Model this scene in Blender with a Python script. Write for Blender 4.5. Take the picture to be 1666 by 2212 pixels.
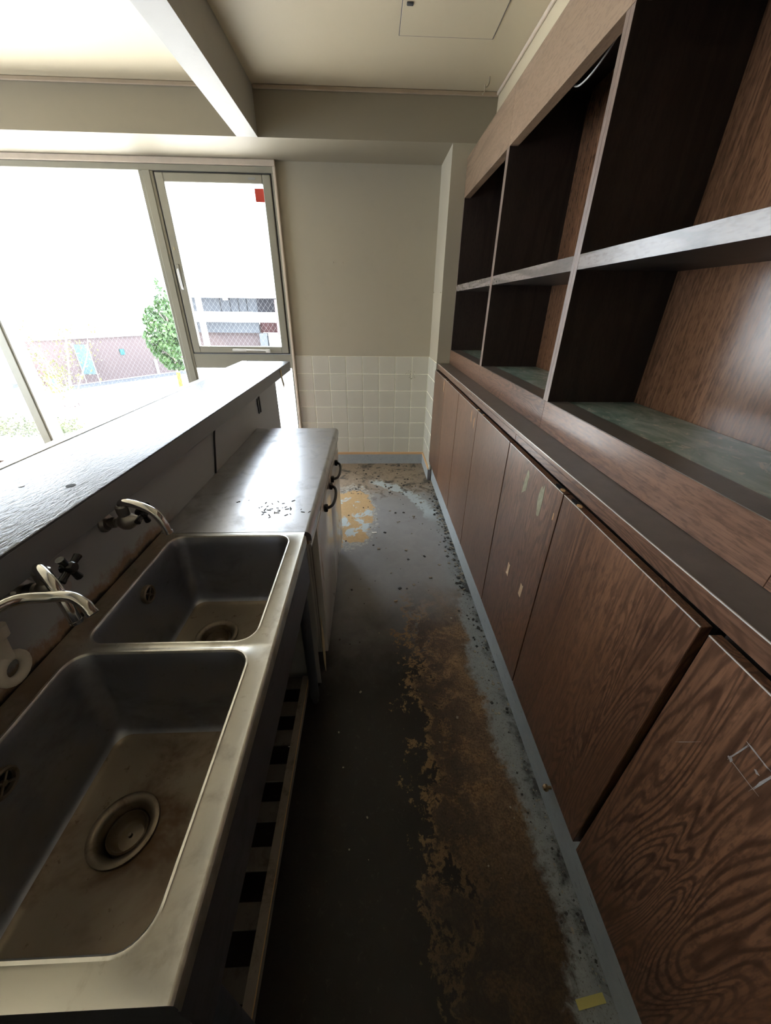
import bpy, bmesh, math, random
from mathutils import Vector, Matrix
R = math.radians
random.seed(7)
S = bpy.context.scene
for o in list(bpy.data.objects):
    bpy.data.objects.remove(o)
COL = S.collection

# ------------------------------------------------------------------ camera
cd = bpy.data.cameras.new('camera')
cam = bpy.data.objects.new('camera', cd)
COL.objects.link(cam)
cd.sensor_fit = 'HORIZONTAL'
cd.sensor_width = 36.0
cd.lens = 36.0 * 792.53 / 1666.0
cd.clip_start = 0.01
cd.clip_end = 300
CR = ((0.99929472, 0.00775624, -0.03674104),
      (-0.03585622, 0.48770442, -0.87227216),
      (0.01115322, 0.87297436, 0.48763856))
M4 = Matrix(CR).to_4x4()
M4.translation = Vector((0.0, 0.0, 1.42))
cam.matrix_world = M4
S.camera = cam

# ------------------------------------------------------------------ light
S.view_settings.view_transform = 'Standard'
S.view_settings.look = 'None'
S.view_settings.gamma = 1.0
S.view_settings.use_curve_mapping = False
S.view_settings.exposure = 0.85
W = bpy.data.worlds.new('sky')
S.world = W
W.use_nodes = True
bg = W.node_tree.nodes['Background']
bg.inputs['Color'].default_value = (0.80, 0.90, 1.0, 1)
bg.inputs['Strength'].default_value = 9.0

sd = bpy.data.lights.new('sun', 'SUN')
sd.energy = 30.0
sd.angle = R(1.0)
sd.color = (1.0, 0.95, 0.86)
sun = bpy.data.objects.new('sun', sd)
COL.objects.link(sun)
sun.rotation_euler = Vector((0.80, 0.06, -1.0)).to_track_quat('-Z', 'Y').to_euler()


def portal(name, loc, direction, sx, sy):
    ld = bpy.data.lights.new(name, 'AREA')
    ld.shape = 'RECTANGLE'
    ld.size = sx
    ld.size_y = sy
    ld.cycles.is_portal = True
    o = bpy.data.objects.new(name, ld)
    COL.objects.link(o)
    o.location = loc
    o.rotation_euler = Vector(direction).to_track_quat('-Z', 'Z').to_euler()


portal('daylight_back', (-3.05, 3.74, 1.17), (0, -1, 0), 4.8, 2.3)
portal('daylight_left_added', (-5.62, 1.65, 1.17), (1, 0, 0), 2.2, 2.3)  # sky sampling for the added left window


# ------------------------------------------------------------------ node helpers
class NT:
    def __init__(s, name):
        s.m = bpy.data.materials.new(name)
        s.m.use_nodes = True
        s.t = s.m.node_tree
        s.b = s.t.nodes['Principled BSDF']
        s.out = s.t.nodes['Material Output']

    def n(s, typ, **kw):
        nd = s.t.nodes.new(typ)
        for k, v in kw.items():
            setattr(nd, k, v)
        return nd

    def put(s, sock, v):
        if hasattr(v, 'is_linked') or hasattr(v, 'links'):
            s.t.links.new(v, sock)
        else:
            if isinstance(v, (tuple, list)) and len(v) == 3 and sock.type == 'RGBA':
                v = (*v, 1)
            sock.default_value = v

    def coord(s, kind='Object'):
        return s.n('ShaderNodeTexCoord').outputs[kind]

    def pos(s):
        return s.n('ShaderNodeNewGeometry').outputs['Position']

    def map(s, vec, scale=(1, 1, 1), loc=(0, 0, 0), rot=(0, 0, 0)):
        nd = s.n('ShaderNodeMapping')
        s.put(nd.inputs['Vector'], vec)
        nd.inputs['Scale'].default_value = scale
        s.put(nd.inputs['Location'], loc)
        nd.inputs['Rotation'].default_value = rot
        return nd.outputs[0]

    def noise(s, vec, scale=5, detail=2, rough=0.5, dist=0.0):
        nd = s.n('ShaderNodeTexNoise')
        s.put(nd.inputs['Vector'], vec)
        nd.inputs['Scale'].default_value = scale
        nd.inputs['Detail'].default_value = detail
        nd.inputs['Roughness'].default_value = rough
        nd.inputs['Distortion'].default_value = dist
        return nd.outputs['Fac']

    def ma(s, op, a, b=0.0, c=0.0):
        nd = s.n('ShaderNodeMath', operation=op)
        s.put(nd.inputs[0], a)
        s.put(nd.inputs[1], b)
        s.put(nd.inputs[2], c)
        return nd.outputs[0]

    def step(s, v, lo, hi):
        nd = s.n('ShaderNodeMapRange', interpolation_type='SMOOTHSTEP')
        s.put(nd.inputs['Value'], v)
        nd.inputs['From Min'].default_value = lo
        nd.inputs['From Max'].default_value = hi
        return nd.outputs[0]

    def mix(s, fac, a, b):
        nd = s.n('ShaderNodeMix', data_type='RGBA')
        s.put(nd.inputs[0], fac)
        s.put(nd.inputs[6], a)
        s.put(nd.inputs[7], b)
        return nd.outputs[2]

    def sep(s, vec):
        nd = s.n('ShaderNodeSeparateXYZ')
        s.put(nd.inputs[0], vec)
        return nd.outputs

    def rnd(s):
        return s.n('ShaderNodeObjectInfo').outputs['Random']

    def bump(s, h, strength=0.2, dist=0.002):
        nd = s.n('ShaderNodeBump')
        nd.inputs['Strength'].default_value = strength
        nd.inputs['Distance'].default_value = dist
        s.put(nd.inputs['Height'], h)
        s.t.links.new(nd.outputs[0], s.b.inputs['Normal'])

    def set(s, color=None, rough=None, metal=None, spec=None, emis=None, coat=None):
        if color is not None:
            s.put(s.b.inputs['Base Color'], color)
        if rough is not None:
            s.put(s.b.inputs['Roughness'], rough)
        if metal is not None:
            s.put(s.b.inputs['Metallic'], metal)
        if spec is not None:
            s.put(s.b.inputs['Specular IOR Level'], spec)
        if coat is not None:
            s.put(s.b.inputs['Coat Weight'], coat)
            s.b.inputs['Coat Roughness'].default_value = 0.12
        return s.m


MAT = {}


def plain(name, col, rough=0.5, metal=0.0, var=0.15, scale=12, bump=0.0):
    t = NT(name)
    c = t.coord()
    nz = t.noise(c, scale, 4, 0.6)
    k = tuple(max(0, x * (1 - var)) for x in col)
    l = tuple(min(1, x * (1 + var)) for x in col)
    t.set(t.mix(nz, k, l), rough, metal)
    if bump:
        t.bump(t.noise(c, scale * 14, 2), bump, 0.001)
    MAT[name] = t.m
    return t.m


def wood(name, axis, dark, light, rough=0.3, ring=42, fib=0.5, scl=1.0):
    """veneer: contour lines of a stretched noise give cathedral figure"""
    t = NT(name)
    c = t.coord()
    r = t.rnd()
    off = t.n('ShaderNodeCombineXYZ')
    t.put(off.inputs[0], t.ma('MULTIPLY', r, 37.0))
    t.put(off.inputs[1], t.ma('MULTIPLY', r, 91.0))
    t.put(off.inputs[2], t.ma('MULTIPLY', r, 53.0))
    al = 0.11
    sc = {'Z': (1, 1, al), 'Y': (1, al, 1), 'X': (al, 1, 1)}[axis]
    v = t.map(c, sc, off.outputs[0])
    figure = t.noise(v, 8.0 * scl, 2.0, 0.42, 0.4)
    rings = t.ma('SINE', t.ma('MULTIPLY', figure, ring * 6.283))
    lines = t.step(rings, -0.2, 1.0)
    sf = {'Z': (1, 1, .03), 'Y': (1, .03, 1), 'X': (.03, 1, 1)}[axis]
    fv = t.map(c, sf, off.outputs[0])
    fibre = t.noise(fv, 170, 3, 0.6)
    broad = t.noise(v, 2.3, 3, 0.55)
    base = t.mix(t.step(broad, 0.25, 0.75), tuple(0.6 * a + 0.4 * b for a, b in zip(dark, light)), light)
    base = t.mix(t.ma('MULTIPLY', t.step(fibre, 0.38, 0.68), fib), base, dark)
    vis = t.ma('MULTIPLY_ADD', t.step(t.noise(v, 2.6, 2), 0.40, 0.60), 0.52, 0.10)
    base = t.mix(t.ma('MULTIPLY', lines, vis), base, tuple(a * 0.5 for a in dark))
    ss = {'Z': (1, 1, .22), 'Y': (1, .22, 1), 'X': (.22, 1, 1)}[axis]
    speck = t.step(t.noise(t.map(c, ss, off.outputs[0]), 150, 2, 0.6), 0.46, 0.66)
    base = t.mix(t.ma('MULTIPLY', speck, 0.45), base, tuple(a * 0.6 for a in dark))
    smear = t.noise(c, 2.0, 1, 0.5)
    t.set(base, t.ma('MULTIPLY_ADD', smear, 0.08, rough))
    MAT[name] = t.m
    return t.m


# ------------------------------------------------------------------ materials
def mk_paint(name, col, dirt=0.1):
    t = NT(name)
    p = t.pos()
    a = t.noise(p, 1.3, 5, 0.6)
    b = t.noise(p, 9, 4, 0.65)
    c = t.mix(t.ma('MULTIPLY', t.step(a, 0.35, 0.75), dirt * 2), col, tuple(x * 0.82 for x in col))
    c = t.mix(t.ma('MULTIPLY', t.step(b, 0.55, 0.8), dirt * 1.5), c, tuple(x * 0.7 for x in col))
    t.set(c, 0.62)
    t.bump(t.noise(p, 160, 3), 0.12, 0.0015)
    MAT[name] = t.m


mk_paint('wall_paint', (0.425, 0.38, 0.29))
mk_paint('header_paint_shaded', (0.30, 0.262, 0.195))  # wall paint darkened to carry the shade on the backlit header
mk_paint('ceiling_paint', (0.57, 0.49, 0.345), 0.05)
mk_paint('beam_paint', (0.36, 0.345, 0.315), 0.25)
plain('trim_stain', (0.42, 0.33, 0.24), 0.5)
plain('frame_wood', (0.62, 0.52, 0.42), 0.5)
plain('aluminium', (0.31, 0.295, 0.245), 0.38, 0.25, 0.06)
plain('alu_dark', (0.05, 0.05, 0.055), 0.5)
plain('chrome', (0.62, 0.61, 0.58), 0.14, 1.0, 0.12, 30)
plain('old_chrome', (0.34, 0.32, 0.30), 0.28, 1.0, 0.35, 40)
plain('black_plastic', (0.012, 0.012, 0.014), 0.25)
plain('grey_plastic', (0.35, 0.34, 0.33), 0.5)
plain('cream_plastic', (0.62, 0.57, 0.50), 0.4)
plain('tape_tan', (0.62, 0.45, 0.30), 0.6)
plain('tape_yellow', (0.50, 0.43, 0.13), 0.6)
plain('masking', (0.52, 0.42, 0.24), 0.7)
plain('pale_wood', (0.62, 0.38, 0.19), 0.6)
plain('residue', (0.30, 0.29, 0.20), 0.8, 0, 0.4, 60)
plain('scratch', (0.30, 0.29, 0.30), 0.6, 0, 0.4, 90)
plain('void_black', (0.006, 0.006, 0.008), 0.7)
plain('brass', (0.36, 0.24, 0.13), 0.35, 1.0)
plain('grout', (0.96, 0.90, 0.70), 0.85, 0, 0.25, 30)
plain('hook_metal', (0.45, 0.40, 0.32), 0.5, 0.6)
plain('partition', (0.42, 0.41, 0.41), 0.42, 0, 0.08, 3)
plain('partition_edge', (0.30, 0.08, 0.10), 0.5)
plain('bar_lip', (0.19, 0.195, 0.225), 0.38, 0, 0.12, 6)
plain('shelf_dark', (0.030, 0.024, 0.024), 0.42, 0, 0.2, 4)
plain('ledge', (0.120, 0.102, 0.092), 0.36, 0, 0.3, 20, 0.2)
plain('seal_white', (0.75, 0.74, 0.72), 0.25, 0.3)
plain('rubber', (0.02, 0.02, 0.025), 0.5)
plain('debris_a', (0.30, 0.26, 0.20), 0.8, 0, 0.6, 60)
plain('debris_b', (0.05, 0.045, 0.04), 0.8, 0, 0.6, 60)
plain('paper', (0.75, 0.73, 0.66), 0.7)
plain('cyan_plastic', (0.08, 0.35, 0.36), 0.4)

# tile: each tile slightly different
t = NT('tile')
rr = t.rnd()
t.set(t.mix(t.noise(t.pos(), 5, 4), t.mix(rr, (0.53, 0.505, 0.43), (0.57, 0.545, 0.465)), t.mix(rr, (0.49, 0.475, 0.40), (0.54, 0.515, 0.44))), 0.22)
MAT['tile'] = t.m

# baseboard concrete
t = NT('upstand')
p = t.pos()
c = t.mix(t.noise(p, 22, 5, 0.7), (0.27, 0.30, 0.31), (0.40, 0.42, 0.42))
c = t.mix(t.step(t.noise(t.map(p, (1, .6, 3)), 34, 4, 0.7), 0.60, 0.72), c, (0.12, 0.12, 0.12))
t.set(c, 0.7)
t.bump(t.noise(p, 90, 3), 0.3, 0.002)
MAT['upstand'] = t.m

# woods
BD, BL = (0.070, 0.033, 0.020), (0.235, 0.119, 0.070)
wood('door_wood', 'Z', BD, BL, 0.28)
wood('long_wood', 'Y', BD, (0.225, 0.118, 0.073), 0.28)
wood('panel_wood', 'Z', (0.060, 0.030, 0.018), (0.20, 0.10, 0.054), 0.16, 14, 0.45)
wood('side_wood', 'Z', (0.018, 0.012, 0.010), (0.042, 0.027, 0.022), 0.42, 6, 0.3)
wood('edge_wood', 'Y', (0.14, 0.115, 0.10), (0.23, 0.19, 0.17), 0.18, 8, 0.3)
wood('edge_wood_v', 'Z', (0.14, 0.098, 0.078), (0.21, 0.148, 0.12), 0.28, 8, 0.3)
wood('fascia_wood', 'Y', (0.195, 0.128, 0.083), (0.285, 0.192, 0.128), 0.33, 10, 0.25)

# green lino liner
t = NT('green_lino')
p = t.pos()
v = t.map(p, (1.6, 1, 1))
a = t.noise(v, 7, 4, 0.6, 0.8)
c = t.mix(t.step(a, 0.35, 0.7), (0.20, 0.28, 0.245), (0.38, 0.46, 0.41))
c = t.mix(t.step(t.noise(v, 17, 4, 0.7, 1.5), 0.56, 0.68), c, (0.52, 0.52, 0.45))
t.set(c, 0.24)
MAT['green_lino'] = t.m


def steel(name, col, rough, dirt, dcol, dsc=7, metal=1.0):
    t = NT(name)
    p = t.pos()
    br = t.noise(t.map(p, (90, 3, 90)), 4, 3, 0.7)
    d = t.step(t.noise(p, dsc, 5, 0.65, 0.4), 0.48, 0.72)
    spot = t.step(t.noise(p, 46, 4, 0.7), 0.60, 0.72)
    dd = t.ma('MULTIPLY', t.ma('MAXIMUM', d, t.ma('MULTIPLY', spot, 0.7)), dirt)
    t.set(t.mix(dd, col, dcol), t.ma('ADD', t.ma('MULTIPLY_ADD', br, 0.10, rough), t.ma('MULTIPLY', dd, 0.25)),
          t.ma('SUBTRACT', metal, t.ma('MULTIPLY', dd, 0.55)))
    t.bump(t.ma('ADD', t.ma('MULTIPLY', br, 0.3), t.noise(p, 24, 3)), 0.10, 0.0015)
    MAT[name] = t.m


steel('steel_rim', (0.66, 0.64, 0.58), 0.28, 0.55, (0.34, 0.30, 0.23), 16)
steel('steel_top', (0.60, 0.60, 0.62), 0.28, 0.42, (0.22, 0.22, 0.23), 12)
steel('steel_basin', (0.44, 0.45, 0.49), 0.34, 0.5, (0.14, 0.12, 0.10), 4)
steel('steel_bottom', (0.31, 0.26, 0.20), 0.40, 0.95, (0.14, 0.075, 0.035), 5)
steel('steel_apron', (0.16, 0.16, 0.18), 0.40, 0.5, (0.05, 0.05, 0.055), 5, 0.8)
steel('steel_leg', (0.12, 0.13, 0.16), 0.45, 0.4, (0.05, 0.05, 0.05), 9, 0.7)
steel('rack_steel', (0.15, 0.13, 0.115), 0.5, 0.8, (0.06, 0.045, 0.035), 20, 0.5)
steel('rail_steel', (0.30, 0.26, 0.22), 0.5, 0.8, (0.15, 0.11, 0.085), 20, 0.5)
steel('drain_steel', (0.30, 0.25, 0.19), 0.34, 0.7, (0.14, 0.08, 0.04), 30)

# fridge door enamel
t = NT('enamel')
p = t.pos()
c = t.mix(t.step(t.noise(t.map(p, (1, 1.5, 1)), 6, 4, 0.6), 0.58, 0.7), (0.76, 0.74, 0.70), (0.62, 0.56, 0.48))
t.set(c, 0.15, 0.2)
MAT['enamel'] = t.m

# partition behind the taps: grime along the bottom
t = NT('splash_panel')
p = t.pos()
x, y, z = t.sep(p)
nz = t.noise(t.map(p, (1, 1, 1)), 16, 5, 0.7)
edge = t.ma('ADD', z, t.ma('MULTIPLY', nz, -0.12))
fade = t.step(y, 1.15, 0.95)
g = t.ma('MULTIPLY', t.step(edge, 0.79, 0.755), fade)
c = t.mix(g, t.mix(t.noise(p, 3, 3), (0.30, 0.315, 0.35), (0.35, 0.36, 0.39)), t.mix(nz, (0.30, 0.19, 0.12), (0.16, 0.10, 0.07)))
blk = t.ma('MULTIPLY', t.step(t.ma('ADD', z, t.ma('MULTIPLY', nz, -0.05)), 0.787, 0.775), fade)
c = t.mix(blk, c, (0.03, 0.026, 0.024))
t.set(c, 0.4)
MAT['splash_panel'] = t.m

# bar top
t = NT('bar_top')
p = t.pos()
v = t.map(p, (26, 9, 20), rot=(0, 0, 0.5))
wr = t.noise(v, 5.0, 5, 0.62, 0.6)
c = t.mix(t.noise(p, 5, 4), (0.050, 0.052, 0.060), (0.085, 0.088, 0.098))
t.set(c, 0.28, 0.0, 0.33)
t.bump(wr, 0.75, 0.004)
MAT['bar_top'] = t.m

# floor
t = NT('floor')
p = t.pos()
x, y, z = t.sep(p)
n_big = t.noise(p, 3.0, 6, 0.62, 0.3)
n_mid = t.noise(p, 9.0, 6, 0.68, 0.6)
n_fine = t.noise(p, 38.0, 5, 0.72, 0.4)
n_grit = t.noise(p, 150.0, 3, 0.7)
lino = t.mix(n_mid, (0.013, 0.0095, 0.009), (0.028, 0.0205, 0.018))
lino = t.mix(t.ma('MULTIPLY', t.step(n_fine, 0.56, 0.75), 0.5), lino, (0.075, 0.062, 0.054))
dust_lit = t.step(t.ma('ADD', y, t.ma('MULTIPLY', t.ma('SUBTRACT', n_big, 0.5), 0.6)), 0.95, 1.75)
lino = t.mix(dust_lit, lino, t.mix(n_mid, (0.23, 0.23, 0.238), (0.37, 0.365, 0.36)))  # far floor paler: dust plus window light painted into the colour
col = lino
# worn brown strip beside the wall cabinets
xe = t.ma('ADD', x, t.ma('ADD', t.ma('MULTIPLY', t.ma('SUBTRACT', n_mid, 0.5), 0.55), t.ma('MULTIPLY', t.ma('SUBTRACT', n_fine, 0.5), 0.30)))
near = t.step(t.ma('ADD', y, t.ma('MULTIPLY', n_big, 0.4)), 1.95, 1.45)
fade = t.ma('MULTIPLY_ADD', t.step(t.ma('ADD', y, t.ma('MULTIPLY', t.ma('SUBTRACT', n_mid, 0.5), 0.5)), 0.25, 0.62), 0.72, 0.28)
worn = t.ma('MULTIPLY', t.step(xe, 0.17, 0.24), t.ma('MULTIPLY', near, fade))
patch = t.step(t.ma('ADD', n_mid, t.ma('MULTIPLY', n_fine, 0.5)), 0.66, 0.78)
wcol = t.mix(t.step(t.ma('ADD', t.ma('MULTIPLY', n_grit, 0.5), t.ma('MULTIPLY', n_fine, 0.5)), 0.36, 0.64), (0.10, 0.060, 0.034), (0.38, 0.235, 0.12))
wcol = t.mix(t.ma('MULTIPLY', t.ma('MULTIPLY', patch, t.ma('SUBTRACT', 1.0, t.ma('MULTIPLY', t.step(x, 0.28, 0.40), 0.40))), 0.8), wcol, (0.040, 0.034, 0.032))
col = t.mix(worn, col, wcol)
# outline of the wear: pale torn backing
rim = t.ma('MULTIPLY', t.ma('MULTIPLY', t.step(xe, 0.15, 0.18), t.step(xe, 0.24, 0.20)), t.ma('MULTIPLY', near, fade))
col = t.mix(t.ma('MULTIPLY', rim, t.step(n_fine, 0.42, 0.55)), col, (0.32, 0.20, 0.095))
# grey concrete along the upstand
xg = t.ma('ADD', x, t.ma('ADD', t.ma('MULTIPLY', t.ma('SUBTRACT', n_big, 0.5), 0.28), t.ma('MULTIPLY', t.ma('SUBTRACT', n_fine, 0.5), 0.10)))
grey = t.step(xg, 0.452, 0.497)
gcol = t.mix(n_fine, (0.16, 0.175, 0.18), (0.38, 0.39, 0.38))
gcol = t.mix(t.step(n_grit, 0.55, 0.68), gcol, (0.12, 0.10, 0.085))
col = t.mix(grey, col, gcol)
far = t.step(t.ma('ADD', y, t.ma('MULTIPLY', t.ma('SUBTRACT', n_mid, 0.5), 0.9)), 2.72, 3.05)
fcol = t.mix(n_fine, (0.17, 0.13, 0.10), (0.46, 0.37, 0.27))
fcol = t.mix(t.step(n_mid, 0.50, 0.64), fcol, (0.10, 0.085, 0.07))
col = t.mix(far, col, fcol)
# pale blue paint arc
dx = t.ma('SUBTRACT', x, -0.15)
dy = t.ma('SUBTRACT', y, 2.25)
rad = t.ma('SQRT', t.ma('ADD', t.ma('MULTIPLY', t.ma('MULTIPLY', dx, dx), 1.9), t.ma('MULTIPLY', dy, dy)))
rad = t.ma('ADD', rad, t.ma('MULTIPLY', t.ma('SUBTRACT', n_mid, 0.5), 0.30))
arc = t.ma('MULTIPLY', t.step(rad, 0.80, 0.84), t.step(rad, 0.97, 0.92))
arc = t.ma('MULTIPLY', arc, t.ma('MULTIPLY', t.step(x, -0.05, 0.05), t.step(y, 2.35, 2.55)))
col = t.mix(arc, col, t.mix(n_fine, (0.38, 0.44, 0.46), (0.55, 0.62, 0.64)))
# orange plywood patch beside the fridge
ex = t.ma('MULTIPLY', t.ma('SUBTRACT', x, -0.16), 5.4)
ey = t.ma('MULTIPLY', t.ma('SUBTRACT', y, 2.52), 2.15)
er = t.ma('ADD', t.ma('SQRT', t.ma('ADD', t.ma('MULTIPLY', ex, ex), t.ma('MULTIPLY', ey, ey))), t.ma('MULTIPLY', t.ma('SUBTRACT', n_mid, 0.5), 0.9))
ply = t.step(er, 0.98, 0.90)
pcol = t.mix(n_fine, (0.42, 0.26, 0.12), (0.66, 0.46, 0.24))
bl = t.step(t.ma('ADD', n_mid, t.ma('MULTIPLY', n_big, 0.4)), 0.74, 0.79)
pcol = t.mix(bl, pcol, (0.52, 0.60, 0.62))
col = t.mix(ply, col, pcol)
prim = t.ma('MULTIPLY', t.step(er, 1.16, 1.08), t.step(er, 0.92, 1.0))
col = t.mix(t.ma('MULTIPLY', prim, t.step(n_fine, 0.45, 0.55)), col, (0.45, 0.44, 0.40))
# black grime in the joint
jn = t.ma('ADD', x, t.ma('MULTIPLY', t.ma('SUBTRACT', n_fine, 0.5), 0.12))
col = t.mix(t.ma('MULTIPLY', t.ma('MULTIPLY', t.step(jn, 0.515, 0.55), t.step(n_mid, 0.42, 0.6)), 0.85), col, (0.035, 0.032, 0.030))
rgh = t.ma('ADD', t.ma('MULTIPLY', n_mid, 0.24), t.ma('MULTIPLY', t.ma('MAXIMUM', t.ma('MAXIMUM', worn, grey), far), 0.22))
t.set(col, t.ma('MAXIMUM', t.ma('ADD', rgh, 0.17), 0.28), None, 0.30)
t.bump(t.ma('ADD', t.ma('MULTIPLY', n_fine, 0.7), t.ma('ADD', t.ma('MULTIPLY', grey, 0.5), n_grit)), 0.18, 0.002)
MAT['floor'] = t.m

# exterior
plain('asphalt', (0.56, 0.56, 0.55), 0.9, 0, 0.06, 2)
plain('white_wall', (0.82, 0.83, 0.84), 0.8, 0, 0.03, 2)
plain('pale_panel', (0.07, 0.075, 0.085), 0.8, 0, 0.1, 2)
plain('dark_gap', (0.02, 0.02, 0.026), 0.9)
plain('car_white', (0.8, 0.8, 0.82), 0.2)
plain('car_glass', (0.05, 0.07, 0.10), 0.1)
plain('flag_blue', (0.05, 0.085, 0.09), 0.8, 0, 0.3, 6)
plain('sign_yellow', (0.22, 0.12, 0.004), 0.6)
plain('sign_cyan', (0.01, 0.08, 0.085), 0.6)
plain('post_grey', (0.30, 0.31, 0.33), 0.6)
plain('timber', (0.16, 0.14, 0.14), 0.8)
plain('bark', (0.28, 0.22, 0.20), 0.8)
plain('far_glass', (0.16, 0.19, 0.23), 0.2)
plain('roof_blue', (0.10, 0.13, 0.20), 0.5)
plain('sticker_red', (0.55, 0.05, 0.03), 0.5)
plain('wire', (0.38, 0.38, 0.38), 0.5)


def leafmat(name, a, b):
    t = NT(name)
    t.set(t.mix(t.noise(t.pos(), 2.5, 3), a, b), 0.6)
    MAT[name] = t.m


leafmat('leaf_green', (0.006, 0.032, 0.010), (0.045, 0.095, 0.012))
leafmat('leaf_yellow', (0.03, 0.045, 0.01), (0.09, 0.075, 0.014))
leafmat('leaf_hedge', (0.014, 0.04, 0.016), (0.10, 0.10, 0.022))

t = NT('brick')
bk = t.n('ShaderNodeTexBrick')
t.put(bk.inputs['Vector'], t.map(t.coord(), (1, 1, 1)))
for k, v in (('Color1', (0.058, 0.019, 0.020, 1)), ('Color2', (0.076, 0.027, 0.028, 1)), ('Mortar', (0.09, 0.066, 0.066, 1))):
    bk.inputs[k].default_value = v
bk.inputs['Scale'].default_value = 4.0
t.set(bk.outputs[0], 0.85)
MAT['brick'] = t.m

# window glass: clear with Fresnel reflection
t = NT('glass')
tr = t.n('ShaderNodeBsdfTransparent')
gl = t.n('ShaderNodeBsdfGlossy')
gl.inputs['Roughness'].default_value = 0.02
fr = t.n('ShaderNodeFresnel')
bf = t.n('ShaderNodeNewGeometry').outputs['Backfacing']
t.put(fr.inputs['IOR'], t.ma('MULTIPLY_ADD', bf, 1 / 1.45 - 1.45, 1.45))
mx = t.n('ShaderNodeMixShader')
t.t.links.new(fr.outputs[0], mx.inputs[0])
t.t.links.new(tr.outputs[0], mx.inputs[1])
t.t.links.new(gl.outputs[0], mx.inputs[2])
t.t.links.new(mx.outputs[0], t.out.inputs['Surface'])
MAT['glass'] = t.m


# ------------------------------------------------------------------ mesh helpers
def finish(name, bm, mat, parent=None, loc=None, smooth=None):
    me = bpy.data.meshes.new(name)
    bmesh.ops.recalc_face_normals(bm, faces=bm.faces[:])
    bm.to_mesh(me)
    bm.free()
    mats = mat if isinstance(mat, (list, tuple)) else [mat]
    for m in mats:
        me.materials.append(MAT[m])
    if smooth:
        for pl in me.polygons:
            pl.use_smooth = True
        me.set_sharp_from_angle(angle=R(smooth))
    o = bpy.data.objects.new(name, me)
    COL.objects.link(o)
    if parent is not None:
        o.parent = parent
    if loc is not None:
        o.location = loc
    return o


def worldloc(o):
    v = Vector((0, 0, 0))
    while o is not None:
        v += o.location
        o = o.parent
    return v


def box(name, b, mat, parent=None, bev=0.0, seg=1):
    """b = x0,x1,y0,y1,z0,z1 in world coordinates; the origin is at the middle of the bottom"""
    x0, x1, y0, y1, z0, z1 = b
    c = Vector(((x0 + x1) / 2, (y0 + y1) / 2, z0))
    bm = bmesh.new()
    addbox(bm, (x0 - c.x, x1 - c.x, y0 - c.y, y1 - c.y, 0, z1 - z0), bev, seg)
    pl = worldloc(parent) if parent is not None else Vector((0, 0, 0))
    return finish(name, bm, mat, parent, c - pl, 30 if bev and seg > 1 else None)


def addbox(bm, b, bev=0.0, seg=1):
    x0, x1, y0, y1, z0, z1 = b
    r = bmesh.ops.create_cube(bm, size=1.0)
    vs = r['verts']
    for v in vs:
        v.co = Vector((x0 if v.co.x < 0 else x1, y0 if v.co.y < 0 else y1, z0 if v.co.z < 0 else z1))
    if bev:
        es = list({e for v in vs for e in v.link_edges})
        bmesh.ops.bevel(bm, geom=es, offset=bev, segments=seg, affect='EDGES', profile=0.5)


def rotbox(bm, mat4, b):
    x0, x1, y0, y1, z0, z1 = b
    r = bmesh.ops.create_cube(bm, size=1.0)
    for v in r['verts']:
        v.co = mat4 @ Vector((x0 if v.co.x < 0 else x1, y0 if v.co.y < 0 else y1, z0 if v.co.z < 0 else z1))


def smooth_path(pts, n=6):
    pts = [Vector(p) for p in pts]
    if len(pts) < 3:
        return pts
    out = []
    P = [pts[0] * 2 - pts[1]] + pts + [pts[-1] * 2 - pts[-2]]
    for i in range(1, len(P) - 2):
        a, b, c, d = P[i - 1:i + 3]
        for k in range(n):
            u = k / n
            out.append(0.5 * ((2 * b) + (c - a) * u + (2 * a - 5 * b + 4 * c - d) * u * u + (3 * b - a - 3 * c + d) * u ** 3))
    out.append(pts[-1])
    return out


def addtube(bm, pts, r, n=10, caps=True, endcap=False):
    pts = [Vector(p) for p in pts]
    rs = r if isinstance(r, (list, tuple)) else [r] * len(pts)
    if len(rs) != len(pts):
        rs = [rs[0] + (rs[-1] - rs[0]) * i / (len(pts) - 1) for i in range(len(pts))]
    tang = []
    for i in range(len(pts)):
        a = pts[max(0, i - 1)]
        b = pts[min(len(pts) - 1, i + 1)]
        tang.append((b - a).normalized())
    up = Vector((0, 0, 1)) if abs(tang[0].z) < 0.9 else Vector((1, 0, 0))
    u = tang[0].cross(up).normalized()
    rings = []
    for i, p in enumerate(pts):
        u = (u - tang[i] * u.dot(tang[i])).normalized()
        w = tang[i].cross(u)
        rings.append([bm.verts.new(p + (u * math.cos(6.2832 * k / n) + w * math.sin(6.2832 * k / n)) * rs[i]) for k in range(n)])
    for i in range(len(rings) - 1):
        for k in range(n):
            bm.faces.new((rings[i][k], rings[i][(k + 1) % n], rings[i + 1][(k + 1) % n], rings[i + 1][k]))
    if caps:
        bm.faces.new(rings[0][::-1])
    if caps or endcap:
        bm.faces.new(rings[-1])


def addlathe(bm, origin, axis, prof, n=20, cap0=True, cap1=True):
    """prof = [(dist along axis, radius)], turned about a fixed axis"""
    o = Vector(origin)
    ax = Vector(axis).normalized()
    u = ax.orthogonal().normalized()
    w = ax.cross(u)
    rings = [[bm.verts.new(o + ax * d + (u * math.cos(6.2832 * k / n) + w * math.sin(6.2832 * k / n)) * r) for k in range(n)] for d, r in prof]
    for i in range(len(rings) - 1):
        for k in range(n):
            bm.faces.new((rings[i][k], rings[i][(k + 1) % n], rings[i + 1][(k + 1) % n], rings[i + 1][k]))
    if cap0:
        bm.faces.new(rings[0][::-1])
    if cap1:
        bm.faces.new(rings[-1])


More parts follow.
